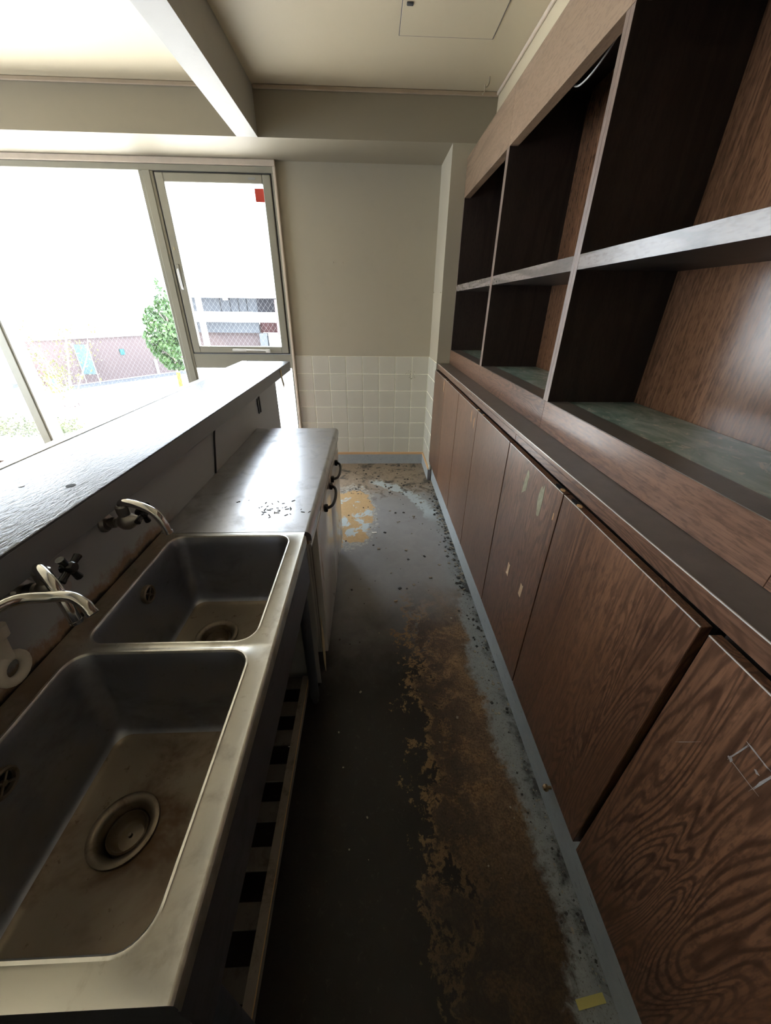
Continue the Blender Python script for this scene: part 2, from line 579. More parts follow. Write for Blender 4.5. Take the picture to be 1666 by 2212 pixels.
def tube(name, pts, r, mat, parent=None, n=10, origin=None, smooth=6):
    pts = [Vector(p) for p in pts]
    pl = worldloc(parent) if parent is not None else None
    o = Vector(origin) if origin is not None else (pl if pl is not None else pts[0].copy())
    bm = bmesh.new()
    addtube(bm, [p - o for p in (smooth_path(pts, smooth) if smooth else pts)], r, n)
    return finish(name, bm, mat, parent, o - (pl if pl is not None else Vector((0, 0, 0))), 50)


def thing(name, loc, label, cat, group=None):
    o = bpy.data.objects.new(name, None)
    o.empty_display_size = 0.05
    COL.objects.link(o)
    o.location = loc
    o['label'] = label
    o['category'] = cat
    if group:
        o['group'] = group
    return o


def tag(o, label, cat, group=None, kind=None):
    o['label'] = label
    o['category'] = cat
    if group:
        o['group'] = group
    if kind:
        o['kind'] = kind
    return o


def struct(o, label, cat='structure'):
    o['kind'] = 'structure'
    o['label'] = label
    o['category'] = cat
    return o


def sroot(name, loc, label, cat):
    return struct(thing(name, loc, label, cat), label, cat)


# ------------------------------------------------------------------ key planes (metres)
YB = 3.587      # back wall
YP = 3.162      # pillar / header face
XN = 0.533      # right side of the niche
ZC = 2.565      # ceiling
ZH = 2.336      # underside of header and beam
X0, Y0 = -5.5, -2.4

# ------------------------------------------------------------------ room shell
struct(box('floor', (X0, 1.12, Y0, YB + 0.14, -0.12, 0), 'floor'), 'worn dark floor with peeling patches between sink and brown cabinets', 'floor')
ceil = struct(box('ceiling', (X0, 1.12, Y0, YB + 0.14, ZC, ZC + 0.14), 'ceiling_paint'), 'cream painted ceiling with a square access hatch', 'ceiling')
hatch = box('access_hatch', (0.150, 0.602, 2.205, 2.655, ZC - 0.004, ZC - 0.0005), 'ceiling_paint', ceil, 0.001)
for nm, b in (('hatch_seam', (0.146, 0.606, 2.655, 2.659, ZC - 0.003, ZC - 0.0004)), ('hatch_seam', (0.146, 0.606, 2.201, 2.205, ZC - 0.003, ZC - 0.0004)),
              ('hatch_seam', (0.146, 0.150, 2.205, 2.655, ZC - 0.003, ZC - 0.0004)), ('hatch_seam', (0.602, 0.606, 2.205, 2.655, ZC - 0.003, ZC - 0.0004))):
    box(nm, b, 'timber', ceil)
box('hatch_latch', (0.166, 0.196, 2.425, 2.447, ZC - 0.009, ZC - 0.0035), 'alu_dark', ceil, 0.003)

wb = sroot('wall_back', (0, YB, 0), 'cream back wall with a tiled niche, pillar and deep header', 'wall')
box('header', (X0, 1.12, YP, YB + 0.14, ZH, ZC), 'header_paint_shaded', wb)
box('pillar', (XN, 1.12, YP, YB + 0.14, 0, ZH), 'wall_paint', wb)
box('niche_panel', (-0.68, XN, YB, YB + 0.14, 0, ZH), 'wall_paint', wb)
box('corner_panel', (X0, -5.42, YP, YB + 0.14, 0, ZH), 'wall_paint', wb)
box('grout_bed', (-0.678, XN - 0.003, YB - 0.0035, YB, 0.122, 1.03), 'grout', wb)
box('grout_bed', (XN - 0.0035, XN, YP, YB - 0.0035, 0.122, 1.03), 'grout', wb)
for px, pz in ((-0.30, 1.73), (-0.22, 1.73), (0.02, 1.80)):
    bm = bmesh.new()
    addlathe(bm, (0, 0, 0), (0, -1, 0), [(0, 0.003), (0.004, 0.003), (0.006, 0.005), (0.008, 0.002)], 8)
    finish('wall_screw', bm, 'hook_metal', wb, Vector((px, YB, pz)) - wb.location)
for pz in (1.52, 1.53):
    bm = bmesh.new()
    addlathe(bm, (0, 0, 0), (-1, 0, 0), [(0, 0.003), (0.006, 0.004), (0.008, 0.001)], 8)
    finish('wall_screw', bm, 'hook_metal', wb, Vector((XN, 3.20 if pz == 1.52 else 3.55, pz)) - wb.location)
# tiles, each one a piece
TP = 0.1514
bm = bmesh.new()
addbox(bm, (-0.0728, 0.0728, -0.0050, 0, 0.0010, 0.1466), 0.0016, 1)
tm = finish('tile', bm, 'tile', wb, (0, 0, 0), 40)
tmesh = tm.data
bpy.data.objects.remove(tm)


def put_tile(loc, sx=1.0, sz=1.0, rz=0.0):
    o = bpy.data.objects.new('tile', tmesh)
    COL.objects.link(o)
    o.parent = wb
    o.location = Vector(loc) - wb.location
    o.scale = (sx, 1, sz)
    o.rotation_euler = (0, 0, rz)


for r_ in range(6):
    zt = 0.1235 + r_ * TP
    for c_ in range(7):
        put_tile((-0.5305 + TP * (c_ + 0.5), YB - 0.0005 - random.random() * 0.0008, zt))
    put_tile((-0.6035, YB - 0.0008, zt), 0.955)
    for c_ in range(3):
        w = TP if c_ < 2 else 0.1125
        yy = YB - 0.006 - (c_ * TP + w / 2)
        put_tile((XN - 0.0005, yy, zt), (w - 0.005) / 0.1464, 1, -math.pi / 2)
# dirt on a tile
bm = bmesh.new()
for i in range(26):
    a, d = random.uniform(0.2, 2.9), random.uniform(0, 0.075)
    xx, zz = math.cos(a) * d, math.sin(a) * d - 0.03
    addbox(bm, (xx - 0.003, xx + 0.003, -0.0006, 0, zz, zz + random.uniform(0.002, 0.008)))
sp = finish('dirt_splash', bm, 'residue', wb, Vector((0.375, YB - 0.0072, 0.865)) - wb.location)
sp['kind'] = 'stuff'

bb = struct(box('baseboard_back', (-0.678, XN - 0.012, YB - 0.012, YB, 0, 0.1), 'upstand'), 'blue-grey cement upstand below the white tiles of the back wall', 'baseboard')
box('wood_strip', (-0.678, XN - 0.012, YB - 0.014, YB, 0.1, 0.122), 'pale_wood', bb, 0.002)
b2 = struct(box('baseboard_niche', (XN - 0.012, XN, YP, YB - 0.012, 0, 0.1), 'upstand'), 'short grey upstand on the niche side beside the pillar', 'baseboard')
box('wood_strip', (XN - 0.014, XN, YP, YB - 0.014, 0.1, 0.122), 'pale_wood', b2, 0.002)
box('end_block', (XN - 0.012, XN + 0.016, YP - 0.014, YP - 0.0005, 0, 0.105), 'timber', b2, 0.001)
box('white_peg', (XN - 0.004, XN + 0.006, YP - 0.012, YP - 0.002, 0.105, 0.150), 'paper', b2, 0.001)

wr_ = sroot('wall_right', (1.0, 0, 0), 'cream right wall above the brown shelving', 'wall')
box('upper_strip', (0.79, 1.12, Y0, YP, 2.275, ZC), 'ceiling_paint', wr_)
box('recess_panel', (0.985, 1.12, Y0, YP, 0, 2.275), 'wall_paint', wr_)
struct(box('wall_rear', (X0, 1.12, Y0 - 0.14, Y0, -0.12, ZC + 0.14), 'wall_paint'), 'cream wall behind the viewer', 'wall')
wl = sroot('wall_left', (X0, 0, 0), 'cream left wall with one added window', 'wall')
box('lower_panel', (X0 - 0.14, X0, Y0, YB + 0.14, -0.12, 0.05), 'wall_paint', wl)
box('upper_panel', (X0 - 0.14, X0, Y0, YB + 0.14, 2.30, ZC + 0.14), 'wall_paint', wl)
box('end_panel', (X0 - 0.14, X0, 2.70, YB + 0.14, 0.05, 2.30), 'wall_paint', wl)
box('end_panel', (X0 - 0.14, X0, Y0, 0.60, 0.05, 2.30), 'wall_paint', wl)

beam = struct(box('trim_1', (-0.824, -0.694, Y0, YP, ZH, ZC), 'beam_paint'), 'boxed grey-cream ceiling beam running towards the window wall', 'beam')
struct(box('trim_2', (-0.69, 0.788, YP - 0.012, YP - 0.0005, ZC - 0.02, ZC - 0.0005), 'trim_stain', None, 0.003), 'thin stained moulding where ceiling meets header beside the shelving', 'trim')
struct(box('trim_3', (X0, -0.826, YP - 0.012, YP - 0.0005, ZC - 0.02, ZC - 0.0005), 'trim_stain', None, 0.003), 'thin stained moulding where ceiling meets header left of the beam', 'trim')
struct(box('trim_4', (0.776, 0.7895, Y0, YP - 0.012, ZC - 0.018, ZC - 0.0005), 'frame_wood', None, 0.003), 'thin pale moulding where ceiling meets the right wall strip', 'trim')

# ------------------------------------------------------------------ windows
def wire_mesh(parent, x0, x1, z0, z1, y, sp=0.031, ang=52):
    bm = bmesh.new()
    o = worldloc(parent)
    cx_, cz_ = (x0 + x1) / 2, (z0 + z1) / 2
    hw, hh = (x1 - x0) / 2, (z1 - z0) / 2
    for sgn in (1, -1):
        d = Vector((math.cos(R(ang)), 0, sgn * math.sin(R(ang))))
        nrm = Vector((-d.z, 0, d.x))
        m = int((hw + hh) / sp) + 2
        for i in range(-m, m + 1):
            c0 = nrm * (i * sp)
            lo, hi = -9.0, 9.0
            for comp, h in ((0, hw), (2, hh)):
                if abs(d[comp]) < 1e-6:
                    continue
                a = (-h - c0[comp]) / d[comp]
                b = (h - c0[comp]) / d[comp]
                lo, hi = max(lo, min(a, b)), min(hi, max(a, b))
            if hi - lo < 0.01:
                continue
            p, q = c0 + d * lo, c0 + d * hi
            off = Vector((cx_, y, cz_)) - o
            addtube(bm, [p + off, q + off], 0.00042, 3, False)
    w = finish('wire_mesh', bm, 'wire', parent)
    w['kind'] = 'stuff'
    return w


w1 = sroot('window_1', (-3.05, YB, 0), 'wide aluminium window with wired glass and a casement at its right', 'window')
A = 'aluminium'
box('head_trim', (-5.42, -0.682, YB - 0.035, YB + 0.10, 2.300, ZH - 0.0005), 'frame_wood', w1, 0.003)
box('jamb_trim', (-0.700, -0.681, YB - 0.035, YB + 0.10, 0.0, 2.300), 'frame_wood', w1, 0.003)
box('frame_head', (-5.42, -0.700, YB - 0.020, YB + 0.09, 2.262, 2.300), A, w1, 0.003)
box('frame_jamb', (-0.716, -0.700, YB - 0.022, YB + 0.09, 0.04, 2.262), A, w1, 0.002)
box('frame_sill', (-5.42, -0.700, YB - 0.045, YB + 0.09, 0.0, 0.055), 'long_wood', w1, 0.003)
for a, b in ((-1.668, -1.566), (-3.160, -3.060), (-4.68, -4.58), (-5.42, -5.36)):
    mu = box('mullion', (a, b, YB - (0.020 if a > -2 else 0.055), YB + 0.09, 0.055, 2.262), A, w1, 0.003)
    box('mullion_cap', (a + 0.03, b - 0.018, YB - (0.030 if a > -2 else 0.065), YB - (0.0195 if a > -2 else 0.0545), 0.055, 2.262), A, mu, 0.002)
box('transom', (-1.566, -0.716, YB - 0.018, YB + 0.09, 0.925, 1.040), A, w1, 0.003)
for i, (a, b, z0, z1) in enumerate(((-3.060, -1.668, 0.055, 2.262), (-4.58, -3.160, 0.055, 2.262), (-5.36, -4.68, 0.055, 2.262), (-1.566, -0.716, 0.055, 0.925))):
    pn = box('pane', (a, b, YB + 0.030, YB + 0.036, z0, z1), 'glass', w1)
    if i in (0, 1, 3):
        wire_mesh(pn, a, b, z0, z1, YB + 0.033)
# casement sash
sa = bpy.data.objects.new('casement_sash', None)
COL.objects.link(sa)
sa.parent = w1
sa.location = Vector((-1.14, YB, 1.05)) - w1.location
xs0, xs1, zs0, zs1 = -1.553, -0.727, 1.052, 2.252
ys = (YB - 0.028, YB + 0.02)
box('gasket', (xs0 - 0.012, xs1 + 0.010, YB - 0.010, YB + 0.02, zs0 - 0.010, zs0 + 0.004), 'alu_dark', sa)
box('gasket', (xs0 - 0.012, xs1 + 0.010, YB - 0.010, YB + 0.02, zs1 - 0.004, zs1 + 0.009), 'alu_dark', sa)
box('gasket', (xs0 - 0.012, xs0 + 0.004, YB - 0.010, YB + 0.02, zs0, zs1), 'alu_dark', sa)
box('gasket', (xs1 - 0.004, xs1 + 0.010, YB - 0.010, YB + 0.02, zs0, zs1), 'alu_dark', sa)
box('stile', (xs0, xs0 + 0.058, *ys, zs0, zs1), A, sa, 0.004)
box('stile', (xs1 - 0.058, xs1, *ys, zs0, zs1), A, sa, 0.004)
box('rail', (xs0 + 0.058, xs1 - 0.058, ys[0] + 0.001, ys[1], zs0, zs0 + 0.052), A, sa, 0.004)
box('rail', (xs0 + 0.058, xs1 - 0.058, ys[0] + 0.001, ys[1], zs1 - 0.052, zs1), A, sa, 0.004)
box('pane', (xs0 + 0.055, xs1 - 0.055, YB - 0.004, YB + 0.002, zs0 + 0.05, zs1 - 0.05), 'glass', sa)
wire_mesh(sa, xs0 + 0.058, xs1 - 0.058, zs0 + 0.052, zs1 - 0.052, YB - 0.001)
box('handle_plate', (-1.540, -1.518, YB - 0.034, YB - 0.027, 1.545, 1.700), A, sa, 0.003)
tube('handle', [(-1.530, YB - 0.036, 1.665), (-1.530, YB - 0.050, 1.655), (-1.527, YB - 0.052, 1.60), (-1.522, YB - 0.050, 1.525)], 0.007, 'seal_white', sa, 8)
box('stay_bracket', (-1.21, -1.09, YB - 0.046, YB - 0.027, 1.066, 1.086), 'seal_white', sa, 0.004)
box('stay_bracket', (-0.925, -0.885, YB - 0.044, YB - 0.027, 1.058, 1.084), 'seal_white', sa, 0.004)
tube('stay_arm', [(-1.12, YB - 0.04, 1.078), (-0.90, YB - 0.04, 1.074)], 0.006, 'seal_white', sa, 8, None, 0)
box('name_plate', (-0.885, -0.835, YB - 0.0285, YB - 0.0272, 2.222, 2.234), 'post_grey', sa)
box('red_sticker', (-0.855, -0.789, YB - 0.0062, YB - 0.0045, 2.098, 2.178), 'sticker_red', sa)
box('latch_button', (-1.531, -1.521, YB - 0.031, YB - 0.0275, 1.79, 1.81), 'masking', sa, 0.002)

w2 = sroot('window_2_added', (X0, 1.65, 0), 'added aluminium window in the unseen left wall, lighting the room', 'window')  # unseen window, added and placed to light the cabinets
box('frame_head', (X0 - 0.09, X0, 0.60, 2.70, 2.26, 2.30), A, w2)
box('frame_sill', (X0 - 0.09, X0, 0.60, 2.70, 0.05, 0.10), A, w2)
for yy in (0.60, 1.61, 2.62):
    box('mullion', (X0 - 0.09, X0, yy, yy + 0.08, 0.10, 2.26), A, w2)
box('pane', (X0 - 0.05, X0 - 0.044, 0.60, 2.70, 0.10, 2.26), 'glass', w2)

# ------------------------------------------------------------------ right side: base cabinets
XD = 0.525
bk_ = struct(box('baseboard_right', (0.557, 0.60, Y0, YP - 0.001, 0, 0.186), 'upstand', None, 0.004), 'grey-blue cement plinth under the brown base cabinets', 'baseboard')
bm = bmesh.new()
addlathe(bm, (0, 0, 0), (-1, 0, 0), [(0, 0.005), (0.012, 0.005), (0.013, 0.010), (0.020, 0.011), (0.026, 0.006)], 12)
bt = finish('bolt', bm, 'brass', None, (0.5575, 0.566, 0.105), 40)
tag(bt, 'small brass bolt sticking out of the grey plinth under the cabinets', 'bolt')

CABS = [(2.243, YP - 0.003), (1.327, 2.239), (0.404, 1.323), (-0.52, 0.390)]
CABL = ['brown wood base cabinet at the far end beside the tiled niche',
        'brown wood base cabinet second from the tiled niche',
        'brown wood base cabinet with tan tape pieces and the wide black gap',
        'nearest brown wood base cabinet with a scratched silver outline on its door']
DOORS = {}
for i, (ya, yb_) in enumerate(CABS):
    cb = thing('base_cabinet', (0.75, (ya + yb_) / 2, 0.186), CABL[i], 'cabinet', 'brown base cabinets')
    box('carcass', (0.556, 0.98, ya, yb_, 0.187, 0.985), 'shelf_dark', cb)
    ym = {0: 2.70, 1: 1.80, 2: 0.881, 3: -0.065}[i]
    g = 0.0022
    for k, (da, db) in enumerate(((ya + (0.0012 if i != 2 else 0.0), ym - g), (ym + g, yb_ - 0.0012))):
        d = box('door', (XD, XD + 0.021, da, db, 0.188, 0.978), 'door_wood', cb, 0.0012)
        DOORS[(i, k)] = d
        # bright edge band along the top of the door
        box('edge_band', (XD - 0.0006, XD + 0.0012, da + 0.001, db - 0.001, 0.9768, 0.9786), 'seal_white', d)
        # finger notch cut on the meeting side
        ny = (db - 0.045) if k == 0 else (da + 0.045)
        bm = bmesh.new()
        addlathe(bm, (0, 0, 0), (0, 0, 1), [(0, 0.011), (0.0012, 0.011)], 14)
        for v in bm.verts:
            v.co.y *= 1.9
            v.co.x *= 0.62
        nt_ = finish('finger_notch', bm, 'void_black', d, Vector((XD + 0.0095, ny, 0.9782)) - worldloc(d))
        bm = bmesh.new()
        addlathe(bm, (0, 0, 0), (0, 0, 1), [(0, 0.006), (0.0012, 0.006)], 10)
        for v in bm.verts:
            v.co.y *= 1.7
        finish('bare_wood', bm, 'pale_wood', d, Vector((XD + 0.0085, ny - 0.022, 0.9786)) - worldloc(d))


def patch(name, d, y, z, w, h, mat, rot=0.0, jag=0.15, seed=1, thick=0.0006, x=XD):
    rg = random.Random(seed)
    bm = bmesh.new()
    pts = []
    for (a, b) in ((-1, -1), (-.3, -1), (.3, -1), (1, -1), (1, -.3), (1, .4), (1, 1), (.3, 1), (-.3, 1), (-1, 1), (-1, .3), (-1, -.4)):
        u = a * w / 2 * (1 + rg.uniform(-jag, jag))
        v = b * h / 2 * (1 + rg.uniform(-jag, jag))
        pts.append((u * math.cos(rot) - v * math.sin(rot), u * math.sin(rot) + v * math.cos(rot)))
    A_ = [bm.verts.new((-thick, u, v)) for u, v in pts]
    B_ = [bm.verts.new((0, u, v)) for u, v in pts]
    bm.faces.new(A_)
    for i in range(len(pts)):
        j = (i + 1) % len(pts)
        bm.faces.new((A_[i], B_[i], B_[j], A_[j]))
    loc = Vector((x, y, z))
    return finish(name, bm, mat, d, loc - (worldloc(d) if d is not None else Vector((0, 0, 0))))


patch('veneer_chip', DOORS[(0, 1)], 2.735, 0.925, 0.012, 0.062, 'pale_wood', 0.1, 0.5, 1)
patch('veneer_chip', DOORS[(1, 1)], 1.905, 0.925, 0.009, 0.05, 'pale_wood', 0, 0.4, 2)
patch('veneer_chip', DOORS[(1, 1)], 1.845, 0.905, 0.009, 0.05, 'pale_wood', 0, 0.4, 3)
patch('glue_residue', DOORS[(2, 1)], 1.121, 0.902, 0.024, 0.075, 'residue', 0.05, 0.35, 4)
patch('glue_residue', DOORS[(2, 1)], 0.999, 0.902, 0.024, 0.085, 'residue', 0.0, 0.4, 5)
patch('veneer_chip', DOORS[(2, 1)], 0.905, 0.895, 0.004, 0.02, 'pale_wood', 0, 0.5, 6)
tp = patch('tape_piece', None, 1.113, 0.54, 0.019, 0.052, 'tape_tan', 0.03, 0.1, 8, 0.0008, XD - 0.0002)
tag(tp, 'upper tan tape piece stuck on a brown cabinet door', 'tape')
tp = patch('tape_piece', None, 0.983, 0.548, 0.020, 0.052, 'tape_tan', 0.05, 0.1, 9, 0.0008, XD - 0.0002)
tag(tp, 'lower tan tape piece nearer the dark gap on a brown cabinet door', 'tape')
# scratched outline of a removed plate on the nearest door
for (y, z, w, h, rr_) in ((0.274, 0.866, 0.0016, 0.045, 0.15), (0.256, 0.890, 0.036, 0.0022, 0.1), (0.256, 0.843, 0.040, 0.0010, 0.05), (0.236, 0.866, 0.0026, 0.05, 0.1), (0.276, 0.845, 0.006, 0.006, 0.3), (0.246, 0.868, 0.006, 0.003, 0.5), (0.33, 0.79, 0.0007, 0.045, 0.5)):
    patch('scratch_mark', DOORS[(3, 1)], y, z, w, h, 'scratch', rr_, 0.5, int(y * 999), 0.0004)

# continuous ledge on top of the base cabinets
ct = thing('counter_ledge', (0.75, 0.6, 0.986), 'dark dusty counter ledge with a brown front edge on the base cabinets', 'counter')
box('top', (0.5405, 0.980, -0.52, YP - 0.001, 1.0135, 1.0275), 'ledge', ct, 0.001)
for a, b in ((-0.52, 0.30), (0.302, 1.318), (1.32, YP - 0.001)):
    box('front_edge', (0.540, 0.565, a, b, 0.9875, 1.0130), 'long_wood', ct, 0.0015)
box('front_edge', (0.5395, 0.5405, -0.52, YP - 0.001, 1.0130, 1.0262), 'long_wood', ct)
box('edge_strip', (0.5388, 0.5412, -0.52, YP - 0.001, 1.0262, 1.0282), 'seal_white', ct)

# ------------------------------------------------------------------ right side: open shelving
UNITS = [(2.2505, YP - 0.002), (1.3455, 2.2495), (0.4395, 1.3445), (-0.47, 0.4385)]
UNL = ['dark brown open shelving unit at the far end by the pillar',
       'dark brown open shelving unit in the middle with a loose pale cable',
       'large dark brown open shelving unit nearest in view with a silvery shelf edge',
       'dark brown open shelving unit beside the viewer, just past the right picture edge']
XF = 0.635
for i, (ya, yb_) in enumerate(UNITS):
    u = thing('shelving_unit', (0.8, (ya + yb_) / 2, 1.028), UNL[i], 'shelving', 'brown open shelving units')
    tw = 0.0185
    ZT = 2.268
    for (a, b) in ((ya, ya + tw), (yb_ - tw, yb_)):
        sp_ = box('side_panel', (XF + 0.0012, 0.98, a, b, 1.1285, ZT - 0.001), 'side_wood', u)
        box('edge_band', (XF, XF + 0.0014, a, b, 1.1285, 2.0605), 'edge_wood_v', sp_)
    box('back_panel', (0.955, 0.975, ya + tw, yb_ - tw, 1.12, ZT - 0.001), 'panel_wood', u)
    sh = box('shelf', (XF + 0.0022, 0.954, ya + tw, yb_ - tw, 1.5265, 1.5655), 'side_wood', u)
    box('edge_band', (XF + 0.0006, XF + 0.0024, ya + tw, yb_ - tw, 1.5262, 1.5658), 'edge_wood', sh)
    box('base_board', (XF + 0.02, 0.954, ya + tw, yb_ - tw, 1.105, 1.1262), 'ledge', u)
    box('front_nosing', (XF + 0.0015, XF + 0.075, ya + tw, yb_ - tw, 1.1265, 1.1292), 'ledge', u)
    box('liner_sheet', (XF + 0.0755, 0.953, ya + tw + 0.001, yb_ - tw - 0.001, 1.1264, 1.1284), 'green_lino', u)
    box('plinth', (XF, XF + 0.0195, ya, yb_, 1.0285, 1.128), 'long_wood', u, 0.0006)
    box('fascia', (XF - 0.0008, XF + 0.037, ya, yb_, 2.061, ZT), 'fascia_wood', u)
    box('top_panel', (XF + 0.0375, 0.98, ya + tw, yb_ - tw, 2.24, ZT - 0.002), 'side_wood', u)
    # screw heads in the fascia
    bm = bmesh.new()
    addlathe(bm, (0, 0, 0), (-1, 0, 0), [(0, 0.0045), (0.0012, 0.004)], 8)
    finish('screw', bm, 'trim_stain', u, Vector((XF - 0.0008, yb_ - 0.03, 2.085)) - u.location)
cbl = tube('loose_cable', [(0.70, 1.40, 2.238), (0.70, 1.48, 2.12), (0.698, 1.58, 2.075), (0.69, 1.70, 2.060), (0.685, 1.80, 2.10)], 0.0028, 'grey_plastic', None, 6, (0.70, 1.40, 2.238))
tag(cbl, 'thin pale cable hanging from the top of the middle shelving unit', 'cable')

# ------------------------------------------------------------------ ceiling hook
hk = tube('ceiling_hook', [(0.684, 2.989, ZC), (0.684, 2.989, ZC - 0.03), (0.67, 2.985, ZC - 0.045), (0.66, 2.98, ZC - 0.035), (0.662, 2.98, ZC - 0.06), (0.65, 2.98, ZC - 0.075)], 0.0035, 'hook_metal', None, 8)
tag(hk, 'small bent metal hook screwed into the cream ceiling', 'hook')

# ------------------------------------------------------------------ sink unit
ZS = 0.80
SX0, SX1, SY0, SY1 = -0.655, -0.2115, 0.088, 0.984
su = thing('sink_unit', ((SX0 + SX1) / 2, (SY0 + SY1) / 2, 0), 'stainless steel double sink on legs with a slatted lower rack', 'sink')
so = su.location.copy()


def rrect(x0, x1, y0, y1, r, k=8, m=6):
    """points and matching tags counterclockwise, starting on the right side"""
    pts = []
    cs = ((x1 - r, y1 - r, 0), (x0 + r, y1 - r, 90), (x0 + r, y0 + r, 180), (x1 - r, y0 + r, 270))
    sides = (((x1, y0 + r), (x1, y1 - r)), ((x1 - r, y1), (x0 + r, y1)), ((x0, y1 - r), (x0, y0 + r)), ((x0 + r, y0), (x1 - r, y0)))
    for s in range(4):
        (ax, ay), (bx, by) = sides[s]
        for i in range(m):
            u = (i + 0.5) / m
            pts.append((ax + (bx - ax) * u, ay + (by - ay) * u))
        cx_, cy_, a0 = cs[s]
        for i in range(k + 1):
            a = R(a0 + 90 * i / k)
            pts.append((cx_ + r * math.cos(a), cy_ + r * math.sin(a)))
    return pts


def cell_rect(cell, op, r, k=8, m=6):
    X0_, X1_, Y0_, Y1_ = cell
    x0, x1, y0, y1 = op
    base = rrect(x0, x1, y0, y1, r, k, m)
    cs = ((x1 - r, y1 - r, X1_, Y1_), (x0 + r, y1 - r, X0_, Y1_), (x0 + r, y0 + r, X0_, Y0_), (x1 - r, y0 + r, X1_, Y0_))
    out = []
    idx = 0
    for s in range(4):
        for i in range(m):
            x_, y_ = base[idx]
            idx += 1
            out.append(((X1_, y_), (x_, Y1_), (X0_, y_), (x_, Y0_))[s])
        cx_, cy_, ex, ey = cs[s]
        for i in range(k + 1):
            u = i / k
            if s % 2 == 0:
                p0, p1, p2 = (ex, cy_), (ex, ey), (cx_, ey)
            else:
                p0, p1, p2 = (cx_, ey), (ex, ey), (ex, cy_)
            if u <= 0.5:
                w = u * 2
                out.append((p0[0] + (p1[0] - p0[0]) * w, p0[1] + (p1[1] - p0[1]) * w))
            else:
                w = u * 2 - 1
                out.append((p1[0] + (p2[0] - p1[0]) * w, p1[1] + (p2[1] - p1[1]) * w))
            idx += 1
    return out


ZB = 0.553
CELLS = [((SX0, SX1, SY0, 0.5425), (-0.603, -0.254, 0.125, 0.529), (-0.475, 0.332)),
         ((SX0, SX1, 0.5425, SY1), (-0.603, -0.254, 0.556, 0.962), (-0.470, 0.802))]
for (cell, op, dc) in CELLS:
    bm = bmesh.new()
    r0 = 0.038

    def loop(pts, z):
        return [bm.verts.new((p_[0] - so.x, p_[1] - so.y, z)) for p_ in pts]

    def off(d, dr=0.0):
        return rrect(op[0] + d, op[1] - d, op[2] + d, op[3] - d, r0 - d * 0.3 + dr)
    loops = [loop(cell_rect(cell, op, r0), ZS), loop(off(-0.009), ZS), loop(off(-0.0055), ZS + 0.0026), loop(off(-0.002), ZS + 0.0024),
             loop(off(0.0005), ZS - 0.002), loop(off(0.003), ZS - 0.03), loop(off(0.010), ZB + 0.045), loop(off(0.014), ZB + 0.018), loop(off(0.022), ZB + 0.005), loop(off(0.034), ZB)]
    pts9 = off(0.034)
    circ, circ2 = [], []
    for p_ in pts9:
        a = math.atan2(p_[1] - dc[1], p_[0] - dc[0])
        circ2.append((dc[0] + 0.085 * math.cos(a), dc[1] + 0.085 * math.sin(a)))
        circ.append((dc[0] + 0.056 * math.cos(a), dc[1] + 0.056 * math.sin(a)))
    loops.append(loop(circ2, ZB - 0.002))
    loops.append(loop(circ, ZB - 0.006))
    for li in range(len(loops) - 1):
        A_, B_ = loops[li], loops[li + 1]
        for k in range(len(A_)):
            j = (k + 1) % len(A_)
            f_ = bm.faces.new((A_[k], A_[j], B_[j], B_[k]))
            f_.material_index = 0 if li < 4 else (1 if li < 8 else 2)
    bmesh.ops.remove_doubles(bm, verts=bm.verts[:], dist=1e-6)
    finish('basin', bm, ['steel_rim', 'steel_basin', 'steel_bottom'], su, None, 38)
    # drain: flange ring, cup, strainer
    bm = bmesh.new()
    o3 = Vector((dc[0], dc[1], ZB)) - so
    addlathe(bm, o3, (0, 0, 1), [(-0.005, 0.060), (0.001, 0.060), (0.003, 0.0555), (0.0012, 0.048), (-0.006, 0.043), (-0.012, 0.0425), (-0.016, 0.039), (-0.05, 0.0375), (-0.09, 0.036)], 40, False, True)
    dr = finish('drain', bm, 'drain_steel', su, None, 45)
    bm = bmesh.new()
    addlathe(bm, o3 + Vector((0.001, 0.001, 0)), (0, 0, 1), [(-0.030, 0.0355), (-0.017, 0.0355), (-0.015, 0.033), (-0.020, 0.030), (-0.034, 0.028), (-0.040, 0.022), (-0.036, 0.004), (-0.030, 0.003)], 32, False, True)
    finish('strainer_cup', bm, 'steel_bottom', dr, None, 45)
    # overflow fitting on the back side of the basin
    yo = dc[1] - 0.010 if dc[1] < 0.5 else 0.765
    ov = Vector((-0.6005, yo, 0.748)) - so
    bm = bmesh.new()
    addlathe(bm, ov, (1, 0, 0), [(-0.004, 0.025), (0.010, 0.025), (0.0125, 0.022), (0.0105, 0.018), (0.004, 0.0175)], 28, False, False)
    of = finish('overflow_ring', bm, 'drain_steel', su, None, 40)
    bm = bmesh.new()
    addtube(bm, [ov + Vector((0.002, 0, 0)), ov + Vector((0.0045, 0, 0))], 0.018, 20)
    finish('overflow_hole', bm, 'void_black', of)
    bm = bmesh.new()
    for a in (45, 135):
        addtube(bm, [ov + Vector((0.0085, math.cos(R(a)) * 0.018, math.sin(R(a)) * 0.018)), ov - Vector((-0.0085, math.cos(R(a)) * 0.018, math.sin(R(a)) * 0.018))], 0.0022, 6)
    addtube(bm, [ov + Vector((0.005, 0, 0)), ov + Vector((0.011, 0, 0))], 0.005, 10)
    finish('overflow_cross', bm, 'drain_steel', of)
